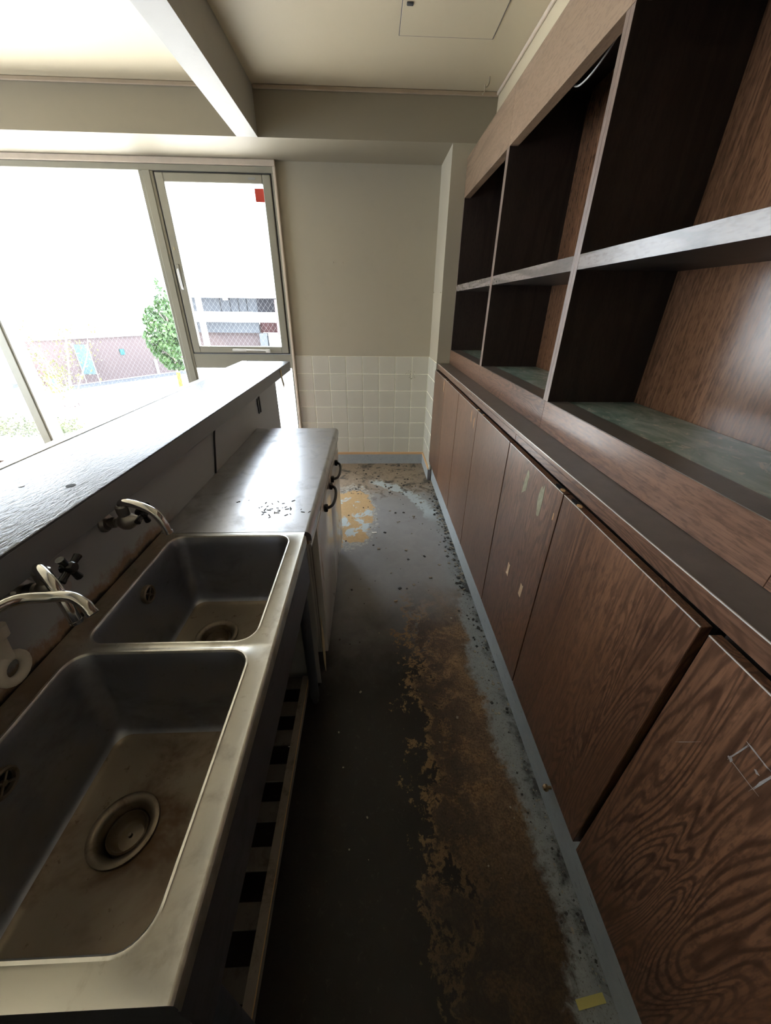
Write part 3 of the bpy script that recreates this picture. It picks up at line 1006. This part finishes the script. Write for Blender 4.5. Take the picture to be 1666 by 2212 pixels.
# rolled front edge and apron
bm = bmesh.new()
prof = [(SX1 + 0.0, ZS), (SX1 + 0.003, ZS - 0.0008), (SX1 + 0.0055, ZS - 0.003), (SX1 + 0.0065, ZS - 0.007), (SX1 + 0.0065, ZS - 0.030), (SX1 + 0.003, ZS - 0.0305), (SX1 + 0.003, ZS - 0.18), (SX1 - 0.012, ZS - 0.18)]
rows = []
for yy in (SY0, SY1 - 0.02):
    rows.append([bm.verts.new((px - so.x, yy - so.y, pz)) for px, pz in prof])
for k in range(len(prof) - 1):
    f_ = bm.faces.new((rows[0][k], rows[0][k + 1], rows[1][k + 1], rows[1][k]))
    f_.material_index = 0 if k < 4 else 1
finish('front_apron', bm, ['steel_rim', 'steel_apron'], su, None, 30)
bm = bmesh.new()
addbox(bm, (SX0 - so.x, SX1 + 0.0025 - so.x, SY0 - so.y, SY0 + 0.004 - so.y, ZS - 0.18, ZS - 0.0008), 0.0006)
finish('end_apron', bm, 'steel_apron', su)
box('end_apron', (SX0, SX1 - 0.004, SY1 - 0.005, SY1 - 0.001, ZS - 0.18, ZS - 0.001), 'steel_apron', su)
box('back_apron', (SX0 + 0.0005, SX0 + 0.003, SY0 + 0.004, SY1 - 0.005, ZS - 0.24, ZS - 0.001), 'steel_apron', su)
for lx in (SX0 + 0.045, -0.238):
    for ly in (SY0 + 0.04, SY1 - 0.035):
        bm = bmesh.new()
        addtube(bm, [(lx - so.x, ly - so.y, z) for z in (0.0, 0.03, 0.031, ZS - 0.19)], [0.012, 0.013, 0.0175, 0.0175], 14)
        finish('leg', bm, 'steel_leg', su, None, 40)
# lower rack
for (a, b, f_) in ((-0.279, -0.2555, 1), (-0.640, -0.618, 0)):
    bm = bmesh.new()
    addbox(bm, (a - so.x, b - so.x, SY0 + 0.02 - so.y, SY1 - 0.02 - so.y, 0.1365, 0.1405))
    xx = b if f_ else a
    addbox(bm, (xx - 0.003 - so.x, xx - so.x, SY0 + 0.02 - so.y, SY1 - 0.02 - so.y, 0.100, 0.1365))
    finish('rack_rail', bm, 'rail_steel', su)
box('rail_edge', (-0.2560, -0.2540, SY0 + 0.02, SY1 - 0.02, 0.1385, 0.1412), 'pale_wood', su)
for (a, b) in ((0.912, 0.962), (0.807, 0.858), (0.703, 0.754), (0.596, 0.645), (0.494, 0.543), (0.388, 0.438), (0.285, 0.332), (0.18, 0.23)):
    box('rack_slat', (-0.636, -0.2785, a, b, 0.128, 0.1360), 'rack_steel', su, 0.001)

# ------------------------------------------------------------------ under-counter refrigerator
FX = -0.195
FY0, FY1 = 0.9865, 2.115
fr_ = thing('worktop_refrigerator', (-0.42, (FY0 + FY1) / 2, 0), 'white two-door worktop refrigerator with steel top and black bow handles', 'refrigerator')
fo = fr_.location.copy()
bm = bmesh.new()
prof = [(-0.6575, ZS - 0.03), (-0.6575, ZS)]
nose = [(-0.213, ZS)] + [(-0.213 + 0.020 * math.sin(R(a)), ZS - 0.020 + 0.020 * math.cos(R(a))) for a in (15, 30, 45, 60, 75, 90)] + [(-0.193, ZS - 0.034), (-0.2045, ZS - 0.0345)]
prof = [(-0.6575, ZS - 0.034), (-0.6575, ZS)] + nose
rows = [[bm.verts.new((px - fo.x, yy - fo.y, pz)) for px, pz in prof] for yy in (FY0, FY1)]
n_ = len(prof)
for k in range(n_):
    j = (k + 1) % n_
    bm.faces.new((rows[0][k], rows[0][j], rows[1][j], rows[1][k]))
bm.faces.new(rows[0])
bm.faces.new(rows[1])
finish('steel_worktop', bm, 'steel_top', fr_, None, 35)
box('front_strip', (-0.215, -0.2035, FY0 + 0.002, FY1 - 0.002, ZS - 0.049, ZS - 0.035), 'trim_stain', fr_)
box('top_rail', (-0.220, -0.197, FY0 + 0.002, FY1 - 0.002, ZS - 0.064, ZS - 0.0495), 'seal_white', fr_)
box('cabinet_body', (-0.655, -0.222, 1.112, FY1 - 0.004, 0.10, ZS - 0.0655), 'enamel', fr_)
box('machine_back', (-0.655, -0.30, FY0 + 0.004, 1.111, 0.10, ZS - 0.0655), 'void_black', fr_)
box('side_panel', (-0.655, -0.214, FY0 + 0.002, FY0 + 0.0038, 0.06, ZS - 0.0655), 'grey_plastic', fr_)
# remains of the torn grille frame
bm = bmesh.new()
for (y, z, w, h) in ((0.994, 0.30, 0.006, 0.44), (1.040, 0.55, 0.003, 0.185), (1.045, 0.20, 0.003, 0.38)):
    addbox(bm, (-0.216 - fo.x, -0.2125 - fo.x, y - fo.y, y + w - fo.y, z, z + h))
finish('grille_frame', bm, 'grey_plastic', fr_)
bm = bmesh.new()
pp = [(1.075, 0.36), (1.083, 0.33), (1.086, 0.30), (1.097, 0.27), (1.10, 0.20), (1.096, 0.11), (1.075, 0.035), (1.062, 0.06), (1.052, 0.14), (1.052, 0.24), (1.066, 0.28)]
A_ = [bm.verts.new((-0.2035 - fo.x, y - 0.012 - fo.y, z)) for y, z in pp]
B_ = [bm.verts.new((-0.2055 - fo.x, y - 0.012 - fo.y, z)) for y, z in pp]
bm.faces.new(A_)
bm.faces.new(B_[::-1])
for k in range(len(pp)):
    bm.faces.new((A_[k], A_[(k + 1) % len(pp)], B_[(k + 1) % len(pp)], B_[k]))
finish('torn_panel', bm, 'masking', fr_)
for k, (a, b) in enumerate(((1.113, 1.562), (1.566, 2.045))):
    d = box('door', (-0.2205, FX, a, b, 0.10, ZS - 0.067), 'enamel', fr_, 0.004, 2)
    ha, hb = ((1.325, 1.535) if k == 0 else (1.612, 1.825))
    zc = 0.700
    H = tube('handle', [(FX - 0.002, ha, zc), (FX + 0.018, ha + 0.006, zc), (FX + 0.032, ha + 0.035, zc - 0.002), (FX + 0.037, (ha + hb) / 2, zc - 0.004), (FX + 0.032, hb - 0.035, zc - 0.002), (FX + 0.018, hb - 0.006, zc), (FX - 0.002, hb, zc)], 0.0065, 'black_plastic', d, 10)
    for yy in (ha, hb):
        box('handle_foot', (FX - 0.0005, FX + 0.016, yy - 0.013, yy + 0.013, zc - 0.014, zc + 0.014), 'black_plastic', H, 0.005, 2)
# rusty runs on the first door
for (y, z, w, h, sd_) in ((1.150, 0.55, 0.016, 0.16, 3), (1.166, 0.50, 0.010, 0.10, 5), (1.145, 0.40, 0.010, 0.12, 8)):
    rg = random.Random(sd_)
    bm = bmesh.new()
    P_ = [(-.2, 1), (.3, .8), (1, .3), (.6, -.2), (.8, -.6), (0, -1), (-.6, -.4), (-1, .2), (-.5, .7)]
    A_ = [bm.verts.new((FX + 0.0005 - fo.x, y + a * w / 2 - fo.y, z + b * h / 2)) for a, b in P_]
    B_ = [bm.verts.new((FX - fo.x, y + a * w / 2 - fo.y, z + b * h / 2)) for a, b in P_]
    bm.faces.new(A_)
    for q in range(len(P_)):
        bm.faces.new((A_[q], B_[q], B_[(q + 1) % len(P_)], A_[(q + 1) % len(P_)]))
    finish('rust_mark', bm, 'trim_stain', fr_)
for lx in (-0.62, -0.25):
    for ly in (1.03, FY1 - 0.06):
        bm = bmesh.new()
        addtube(bm, [(lx - fo.x, ly - fo.y, z) for z in (0, 0.012, 0.013, 0.10)], [0.022, 0.022, 0.012, 0.012], 12)
        finish('foot', bm, 'black_plastic', fr_, None, 40)

# ------------------------------------------------------------------ bar counter with partition
XPW = -0.659
bar = thing('bar_counter', (-0.80, 1.2, 0), 'long raised bar counter with a dark wrinkled top in front of the window', 'counter')
box('partition', (-0.758, XPW, -2.0, 2.670, 0, 0.9775), 'splash_panel', bar)
box('partition_end', (-0.757, XPW - 0.002, 2.670, 2.678, 0, 0.9775), 'partition_edge', bar)
box('front_lip', (-0.659, -0.630, -2.0, 3.085, 0.978, 1.0405), 'bar_lip', bar, 0.002)
box('top', (-0.954, -0.6305, -2.0, 3.085, 1.016, 1.044), 'bar_top', bar, 0.003, 2)
box('seam', (-0.9585, -0.9535, -2.0, 2.9, 1.0200, 1.0425), 'rubber', bar)
box('back_strip', (-0.997, -0.958, -2.0, 3.085, 1.012, 1.0445), 'seal_white', bar, 0.002)
box('under_board', (-0.950, -0.6600, -2.0, 3.080, 0.985, 1.0155), 'bar_lip', bar)
bm = bmesh.new()
addtube(bm, [(-0.71 + 0.80, 0.812 - 1.2, 1.0441), (-0.71 + 0.80, 0.812 - 1.2, 1.0446)], 0.010, 16)
finish('screw_hole', bm, 'void_black', bar)
bm = bmesh.new()
addtube(bm, [(-0.822 + 0.80, 0.811 - 1.2, 1.0441), (-0.822 + 0.80, 0.811 - 1.2, 1.0448)], 0.006, 10)
finish('screw', bm, 'old_chrome', bar)

bm = bmesh.new()
pp = [(2.715, 1.035), (2.747, 1.03), (2.752, 0.985), (2.772, 0.925), (2.742, 0.907), (2.722, 0.975)]
A_ = [bm.verts.new((0.0035 + (0.006 if z < 0.95 else 0), y - 2.74, z - 0.97)) for y, z in pp]
B_ = [bm.verts.new((0.0005 + (0.006 if z < 0.95 else 0), y - 2.74, z - 0.97)) for y, z in pp]
bm.faces.new(A_)
bm.faces.new(B_[::-1])
for k in range(len(pp)):
    bm.faces.new((A_[k], A_[(k + 1) % len(pp)], B_[(k + 1) % len(pp)], B_[k]))
tp = finish('masking_tape', bm, 'masking', None, (-0.630, 2.74, 0.97))
tag(tp, 'strip of beige masking tape dangling from the far end of the bar counter', 'tape')

rs = thing('wall_clip', (XPW, 2.19, 0.91), 'pair of black rubber strips on the partition under the bar end', 'clip')
for dy, le in ((0.0, 0.085), (0.035, 0.09)):
    bm = bmesh.new()
    addbox(bm, (0.0005, 0.006, dy - 0.009, dy + 0.009, -0.045, -0.045 + le), 0.002)
    finish('rubber_strip', bm, 'rubber', rs)
cd_ = tube('black_cord', [(XPW + 0.004, 1.535, 0.975), (XPW + 0.005, 1.505, 0.93), (XPW + 0.005, 1.48, 0.87), (XPW + 0.005, 1.448, 0.803)], 0.004, 'rubber', None, 6, (XPW, 1.448, 0.801))
tag(cd_, 'short black cord running down the partition behind the steel worktop', 'cord')


# ------------------------------------------------------------------ taps
def tap(y, z, label, spout, handle):
    t_ = thing('wall_tap', (XPW, y, z), label, 'tap', 'wall taps over the sink')
    o = t_.location.copy()
    bm = bmesh.new()
    addlathe(bm, (0.0002, 0, 0), (1, 0, 0), [(0, 0.024), (0.004, 0.024), (0.010, 0.019), (0.012, 0.011), (0.018, 0.010), (0.019, 0.0135), (0.028, 0.0135), (0.029, 0.0105), (0.036, 0.0105)], 20)
    finish('flange', bm, 'old_chrome', t_, None, 35)
    bm = bmesh.new()
    addlathe(bm, (0.034, 0, 0.0), (1, 0, 0.18), [(0, 0.0105), (0.006, 0.015), (0.014, 0.0205), (0.024, 0.022), (0.034, 0.019), (0.042, 0.014), (0.048, 0.0135), (0.056, 0.010)], 20)
    addlathe(bm, (0.056, 0.0, 0.015), (0, 0, 1), [(0, 0.013), (0.012, 0.014), (0.018, 0.0145), (0.030, 0.0145), (0.034, 0.010)], 16)
    finish('valve_body', bm, 'old_chrome', t_, None, 35)
    sp_ = tube('spout', spout, 0.0098, 'chrome', t_, 14)
    e = Vector(spout[-1])
    d = (e - Vector(spout[-2])).normalized()
    tube('outlet_ring', [e - d * 0.004, e + d * 0.002], 0.0108, 'chrome', sp_, 14, None, 0)
    # cross handle: hub and lobes on the tap's front
    hc = Vector(handle)
    bm = bmesh.new()
    addlathe(bm, hc - o + Vector((-0.012, 0, 0)), (1, 0, 0.15), [(0, 0.010), (0.010, 0.012), (0.020, 0.012), (0.024, 0.008)], 14)
    for a in (20, 110, 200, 290):
        v = Vector((0.006, math.cos(R(a)), math.sin(R(a))))
        addtube(bm, [hc - o, hc - o + v * 0.018, hc - o + v * 0.030], [0.0065, 0.0062, 0.0075], 8)
    finish('cross_handle', bm, 'black_plastic', t_, None, 45)
    return t_


tap(0.80, 0.949, 'old chrome wall tap above the far sink basin', [(-0.603, 0.800, 0.990), (-0.598, 0.800, 1.003), (-0.575, 0.796, 1.004), (-0.545, 0.789, 0.998), (-0.520, 0.783, 0.985), (-0.505, 0.780, 0.960), (-0.499, 0.779, 0.932)], (-0.568, 0.812, 0.968))
tap(0.552, 0.95, 'old chrome wall tap with a black cross handle at the sink divider', [(-0.603, 0.552, 0.990), (-0.600, 0.549, 1.003), (-0.585, 0.537, 1.004), (-0.562, 0.521, 0.994), (-0.548, 0.511, 0.970), (-0.541, 0.506, 0.945), (-0.539, 0.505, 0.915)], (-0.572, 0.574, 0.982))
tap(0.345, 0.95, 'long polished swivel spout reaching in from the left edge over the sink', [(-0.603, 0.345, 0.995), (-0.603, 0.355, 1.008), (-0.600, 0.415, 1.002), (-0.592, 0.475, 0.992), (-0.560, 0.498, 0.980), (-0.528, 0.505, 0.974), (-0.505, 0.500, 0.962), (-0.492, 0.493, 0.945)], (-0.57, 0.36, 0.97))

# cream plastic fitting on the partition
pf = thing('pipe_clip', (XPW, 0.455, 0.86), 'cream plastic ring fitting on the partition at the left edge', 'fitting')
bm = bmesh.new()
rp = [(0.022 + 0.0, 0.0 + 0.024 * math.cos(R(a)), -0.005 + 0.024 * math.sin(R(a))) for a in range(0, 361, 20)]
addtube(bm, rp, 0.009, 10, False)
finish('ring', bm, 'cream_plastic', pf, None, 50)
bm = bmesh.new()
addtube(bm, [(0.022, 0.002, 0.018), (0.022, 0.006, 0.060), (0.024, 0.007, 0.066), (0.024, 0.010, 0.085)], [0.010, 0.011, 0.016, 0.016], 14)
addtube(bm, [(0.0005, 0.003, 0.030), (0.022, 0.003, 0.030)], 0.008, 10)
finish('stem', bm, 'cream_plastic', pf, None, 50)

# ------------------------------------------------------------------ small litter
tp = box('floor_tape', (0.470, 0.540, 0.166, 0.182, 0.0003, 0.0014), 'tape_yellow')
tp.rotation_euler.z = 0.12
tag(tp, 'short strip of yellow tape on the floor against the grey plinth', 'tape')
bm = bmesh.new()
addlathe(bm, (0, 0, 0.004), (1, 0.3, 0), [(0, 0.002), (0.006, 0.004), (0.014, 0.0045), (0.022, 0.002)], 8)
for a in (-1, 0, 1):
    addtube(bm, [(0.008 + a * 0.005, 0, 0.003), (0.012 + a * 0.008, -0.010, 0.0008)], 0.0007, 4)
    addtube(bm, [(0.008 + a * 0.005, 0.004, 0.003), (0.006 + a * 0.008, 0.014, 0.0008)], 0.0007, 4)
tag(finish('dead_insect', bm, 'tape_tan', None, (0.118, 1.523, 0)), 'tiny dried insect lying on the dark floor', 'insect')
for (nm, x, y, w, l, m, lab, zz) in (('paper_scrap', -0.49 + 0.18, 0.780, 0.008, 0.022, 'paper', 'white scrap between the rack slats under the sink', 0.0006),
                                 ('cyan_scrap', -0.292, 0.365, 0.012, 0.028, 'cyan_plastic', 'small cyan scrap under the sink rack', 0.0006),
                                 ('white_block', -0.29, 0.338, 0.010, 0.012, 'paper', 'tiny white block under the sink rack', 0.0006),
                                 ('paper_flake', 0.015, 2.235, 0.035, 0.018, 'paper', 'pale flake on the floor beside the refrigerator', 0.0006)):
    bm = bmesh.new()
    addbox(bm, (-w / 2, w / 2, -l / 2, l / 2, 0, 0.006 if 'block' in nm else 0.002))
    o = finish(nm, bm, m, None, (x, y, zz))
    o.rotation_euler.z = random.uniform(-0.6, 0.6)
    tag(o, lab, 'scrap')
# crumbs in the joint along the plinth and in the niche: uncountable
bm = bmesh.new()
for i in range(940):
    q = random.random()
    if q < 0.62:
        y = random.uniform(0.1, 3.1)
        x = 0.554 - abs(random.gauss(0, 0.035))
    elif q < 0.85:
        x, y = random.uniform(-0.18, 0.50), random.uniform(2.85, 3.55)
    else:
        x, y = random.uniform(-0.2, 0.5), random.uniform(0.3, 2.9)
    s_ = random.choice((0.0015, 0.002, 0.0025, 0.004, 0.006)) * (0.5 if y < 0.8 else (0.8 if y < 1.6 else 1.4))
    mt4 = Matrix.Translation((x, y, 0.0002)) @ Matrix.Rotation(random.uniform(0, 3.1), 4, 'Z') @ Matrix.Rotation(random.uniform(-.2, .2), 4, 'X')
    nf = len(bm.faces)
    rotbox(bm, mt4, (-s_, s_, -s_ * random.uniform(.4, 1.6), s_ * .8, 0, s_ * random.uniform(.25, .7)))
    bm.faces.ensure_lookup_table()
    k = random.random() < 0.5
    for f_ in bm.faces[nf:]:
        f_.material_index = int(k)
tag(finish('floor_crumbs', bm, ['debris_a', 'debris_b']), 'pale and dark crumbs scattered along the grey plinth and in the niche', 'debris', None, 'stuff')
bm = bmesh.new()
for i in range(34):
    x, y = random.gauss(0, 0.05), random.gauss(0, 0.035)
    s = random.uniform(0.0012, 0.004)
    rotbox(bm, Matrix.Translation((x, y, 0)) @ Matrix.Rotation(random.uniform(0, 3), 4, 'Z'), (-s * 2, s * 2, -s * .5, s * .5, 0, 0.0008))
tag(finish('worktop_crumbs', bm, 'debris_b', None, (-0.34, 1.13, ZS + 0.0003)), 'dark crumbs on the steel worktop close to the sink', 'debris', None, 'stuff')

# ------------------------------------------------------------------ outside
ZG = -2.4
struct(box('ground', (-70, 60, YB + 0.6, 90, ZG - 0.2, ZG), 'asphalt'), 'bright sunlit parking ground outside the window', 'ground')

wd = Vector((0.54, 0.842, 0)).normalized()
wn = Vector((0.842, -0.54, 0)).normalized()
bld = thing('brick_building', (-16.4, 20.2, ZG), 'white building with a red brick base across the street', 'building')
ang = math.atan2(wd.y, wd.x)
bld.rotation_euler.z = ang


def bpart(name, b, mat, parent=None, bev=0):
    bm = bmesh.new()
    addbox(bm, b, bev)
    return finish(name, bm, mat, parent or bld)


bpart('brick_base', (0, 7.4, 0, 6, 0, 2.2), 'brick')
bpart('white_storeys', (-1.0, 7.4, -0.12, 6, 2.2, 14), 'white_wall')
wf = bpart('window', (1.75, 2.55, -0.18, -0.10, 5.15, 6.15), 'post_grey')
for a in (1.80, 2.18):
    bpart('pane', (a, a + 0.33, -0.19, -0.17, 5.2, 6.1), 'far_glass', wf)
bpart('soffit_band', (-0.9, 7.0, -0.9, -0.12, 4.02, 4.2), 'white_wall')
bpart('wall_sign', (3.75, 3.98, -0.05, 0.0, 1.25, 1.55), 'sign_cyan')
bpart('down_pipe', (5.55, 5.65, -0.12, 0, 0, 0.85), 'white_wall')
bpart('meter_box', (6.7, 7.0, -0.15, 0, 0.2, 1.1), 'car_glass')
bpart('ground_strip', (0, 7.4, -1.4, -0.4, 0, 0.03), 'pale_panel')  # thin dark grey strip on the ground along the wall

pk = thing('parking_block', (-9.5, 30, ZG), 'white parking block with dark open decks behind the casement window', 'building')


def ppart(name, b, mat, parent=None):
    bm = bmesh.new()
    addbox(bm, (b[0] + 9.5, b[1] + 9.5, b[2] - 30, b[3] - 30, b[4] - ZG, b[5] - ZG))
    return finish(name, bm, mat, parent or pk)


ppart('upper_parapet', (-14, -5.6, 29.6, 30.4, 1.86, 2.85), 'white_wall')
ppart('middle_parapet', (-14, -6.66, 29.6, 30.4, 0.37, 1.0), 'white_wall')
ppart('deck_wall', (-14, -8.26, 31.0, 31.2, 0.95, 2.6), 'pale_panel')
for q in (-10.9, -10.2, -9.6, -9.0):
    ppart('panel_joint', (q, q + 0.04, 30.95, 31.0, 0.95, 2.6), 'dark_gap')
ppart('dark_bay', (-8.26, -6.5, 31.0, 31.2, 0.95, 2.6), 'dark_gap')
ppart('lower_panel', (-14, -8.2, 30.5, 30.7, -0.36, 0.40), 'pale_panel')
ppart('brick_base', (-14, -8.12, 31.0, 31.3, ZG, 0.2), 'brick')
ppart('brick_return', (-8.2, -6.75, 30.9, 31.2, -0.35, 0.6), 'brick')
ppart('service_box', (-8.10, -7.55, 29.9, 30.8, ZG, -0.36), 'pale_panel')
ppart('service_box', (-7.45, -6.9, 29.9, 30.8, ZG, -0.36), 'post_grey')
ppart('brick_column', (-6.66, -5.6, 29.5, 31, -0.4, 1.8), 'brick')
ppart('roof_unit', (-11.6, -11.0, 29.8, 30.2, 2.85, 3.0), 'roof_blue')
ppart('roof_unit', (-9.6, -8.6, 29.8, 30.2, 2.85, 3.0), 'roof_blue')
ppart('lamp', (-10.45, -10.15, 30.4, 30.6, 1.72, 1.84), 'paper')
ppart('floor_slab', (-14, -5.6, 30.4, 33, 2.5, 2.6), 'white_wall')

up = thing('utility_pole', (-9.05, 22.6, ZG), 'pale concrete utility pole in front of the parking block', 'pole')
bm = bmesh.new()
addtube(bm, [(0, 0, 0), (0, 0, 11)], [0.17, 0.11], 14)
finish('shaft', bm, 'white_wall', up, None, 40)
bm = bmesh.new()
addbox(bm, (-0.35, 0.35, -0.04, 0.04, 5.3, 5.4))
finish('cross_arm', bm, 'roof_blue', up)

def foliage(name, n, fn, size, mat, parent, seed):
    rg = random.Random(seed)
    verts, faces = [], []
    for i in range(n):
        c = fn(rg)
        a = Vector((rg.gauss(0, 1), rg.gauss(0, 1), rg.gauss(0, 1))).normalized()
        b = a.orthogonal().normalized()
        s = size * rg.uniform(0.6, 1.3)
        k = len(verts)
        verts += [c + a * s, c + b * s * 0.55, c - a * s, c - b * s * 0.55]
        faces.append((k, k + 1, k + 2, k + 3))
    me = bpy.data.meshes.new(name)
    me.from_pydata([tuple(v) for v in verts], [], faces)
    me.materials.append(MAT[mat])
    o = bpy.data.objects.new(name, me)
    COL.objects.link(o)
    o.parent = parent
    o['kind'] = 'stuff'
    return o


tr_ = thing('street_tree', (-10.1, 20.7, ZG), 'green leafy street tree before the brick wall', 'tree')
bm = bmesh.new()
addtube(bm, [(0, 0, 0), (0.03, 0, 1.2), (0.1, 0, 2.6), (0.15, 0, 4.2)], [0.09, 0.075, 0.05, 0.02], 10)
for (z, dx_, dz_) in ((1.3, -0.7, 0.6), (1.7, 0.6, 0.7), (2.2, -0.8, 0.7), (2.7, 0.5, 0.6), (3.0, -0.4, 0.7)):
    addtube(bm, [(0.05, 0, z), (0.05 + dx_, 0.1, z + dz_)], [0.03, 0.012], 6)
finish('trunk', bm, 'bark', tr_, None, 40)
bm = bmesh.new()
addtube(bm, [(0.0, -0.02, 0), (0.02, -0.02, 0.72)], 0.10, 10)
finish('yellow_guard', bm, 'sign_yellow', tr_, None, 40)


def crown(rg):
    while True:
        h_ = rg.uniform(0.85, 4.95)
        if h_ < 3.7:
            wmax = 0.95 * math.sin(math.pi * min(1, (h_ - 0.55) / 3.8)) + 0.22
        else:
            wmax = 0.34 * (5.05 - h_) / 1.3 + 0.06
        x_, y_ = rg.uniform(-1.1, 1.1), rg.uniform(-1.1, 1.1)
        if x_ * x_ + y_ * y_ < wmax * wmax:
            g_ = math.sin(x_ * 5 + h_ * 3.1) + math.sin(y_ * 6 - h_ * 4.3) + math.sin(h_ * 7 + x_ * 3)
            if g_ > -0.55:
                return Vector((0.08 + x_, y_, h_))


foliage('foliage', 4200, crown, 0.10, 'leaf_green', tr_, 3)

sp_ = thing('young_tree', (-10.6, 13.6, ZG), 'sparse young tree with yellow-green leaves tied to timber stakes', 'tree')
bm = bmesh.new()
rg = random.Random(5)
tips = []
for i in range(11):
    a = rg.uniform(-1.3, 1.3)
    hgt = rg.uniform(1.7, 3.3)
    b1 = Vector((a * 0.35, rg.uniform(-.2, .2), 0.9 + rg.uniform(-.2, .3)))
    b2 = Vector((a * 0.85, rg.uniform(-.4, .4), hgt * 0.72))
    b3 = Vector((a * 1.05, rg.uniform(-.5, .5), hgt))
    addtube(bm, smooth_path([(0, 0, 0.25), b1, b2, b3], 3), [0.030, 0.006], 5)
    tips += [b2, b3, (b2 + b3) / 2, (b1 + b2) / 2]
addtube(bm, [(0, 0, 0), (0, 0, 0.4)], 0.04, 8)
finish('branches', bm, 'bark', sp_, None, 50)


def sprig(rg):
    t0 = rg.choice(tips)
    return t0 + Vector((rg.gauss(0, 0.22), rg.gauss(0, 0.2), rg.gauss(0, 0.10)))


foliage('foliage', 900, sprig, 0.045, 'leaf_yellow', sp_, 6)
for (a, b) in ((-0.38, -0.1), (0.38, 0.1), (0.1, 0.35)):
    bm = bmesh.new()
    addtube(bm, [(a, b, 0), (a * 0.55, b * 0.55, 0.85)], 0.04, 8)
    finish('stake', bm, 'timber', sp_, None, 40)
bm = bmesh.new()
addtube(bm, [(-0.34, -0.05, 0.62), (0.34, 0.08, 0.62)], 0.035, 8)
finish('cross_stake', bm, 'timber', sp_, None, 40)

hd = thing('hedge', (-11.3, 12.3, ZG), 'low clipped yellow-green hedge below the window', 'hedge')
foliage('foliage', 5200, lambda rg: Vector((rg.uniform(-5, 1.6), rg.uniform(-0.35, 0.35), abs(rg.gauss(0.25, 0.14)))), 0.05, 'leaf_hedge', hd, 9)

bn = thing('banner_flag', (-15.0, 21.3, ZG), 'pale blue upright banner flag beside the brick wall', 'flag')
bm = bmesh.new()
addbox(bm, (-0.36, 0.34, -0.006, 0.006, 0.5, 1.95))
finish('cloth', bm, 'flag_blue', bn)
bm = bmesh.new()
for xx in (-0.37, 0.35):
    addtube(bm, [(xx, 0, 0), (xx, 0, 1.98)], 0.014, 6)
finish('pole', bm, 'white_wall', bn)

ys_ = thing('yellow_sign', (-15.15, 18.85, ZG), 'yellow standing sign board with a blue disc by the street', 'sign')
bm = bmesh.new()
addbox(bm, (-0.28, 0.28, -0.03, 0.03, 0.0, 0.85), 0.02)
finish('board', bm, 'sign_yellow', ys_)
bm = bmesh.new()
addtube(bm, [(0.05, -0.032, 0.50), (0.05, -0.036, 0.50)], 0.20, 18)
finish('disc', bm, 'sign_cyan', ys_)

car = thing('parked_car', (-19.6, 20.6, ZG), 'white parked car at the far left edge of the window view', 'car')
bm = bmesh.new()
sil = [(-2.1, .28), (-2.15, .75), (-1.9, .95), (-1.2, 1.02), (-0.55, 1.55), (0.9, 1.6), (1.55, 1.05), (2.05, .92), (2.15, .6), (2.1, .28)]
L_ = [bm.verts.new((x_, -0.82 + (0.12 if z_ > 1.1 else 0), z_)) for x_, z_ in sil]
R_ = [bm.verts.new((x_, 0.82 - (0.12 if z_ > 1.1 else 0), z_)) for x_, z_ in sil]
bm.faces.new(L_)
bm.faces.new(R_[::-1])
for k in range(len(sil)):
    bm.faces.new((L_[k], R_[k], R_[(k + 1) % len(sil)], L_[(k + 1) % len(sil)]))
finish('body', bm, 'car_white', car)
for (a, b, c_, d_) in ((-0.95, 0.05, -0.50, 0.05), (0.12, 1.25, 0.12, 0.85)):
    bm = bmesh.new()
    v_ = [bm.verts.new(p_) for p_ in ((a, -0.80, 1.05), (b, -0.80, 1.05), (d_, -0.715, 1.5), (c_, -0.715, 1.5))]
    w_ = [bm.verts.new((p_.co.x, p_.co.y - 0.012, p_.co.z)) for p_ in v_]
    bm.faces.new(v_)
    bm.faces.new(w_[::-1])
    for k in range(4):
        bm.faces.new((v_[k], v_[(k + 1) % 4], w_[(k + 1) % 4], w_[k]))
    finish('side_window', bm, 'car_glass', car)
for x_ in (-1.35, 1.35):
    bm = bmesh.new()
    addtube(bm, [(x_, -0.84, 0.32), (x_, 0.84, 0.32)], 0.32, 18)
    finish('wheels', bm, 'black_plastic', car, None, 40)
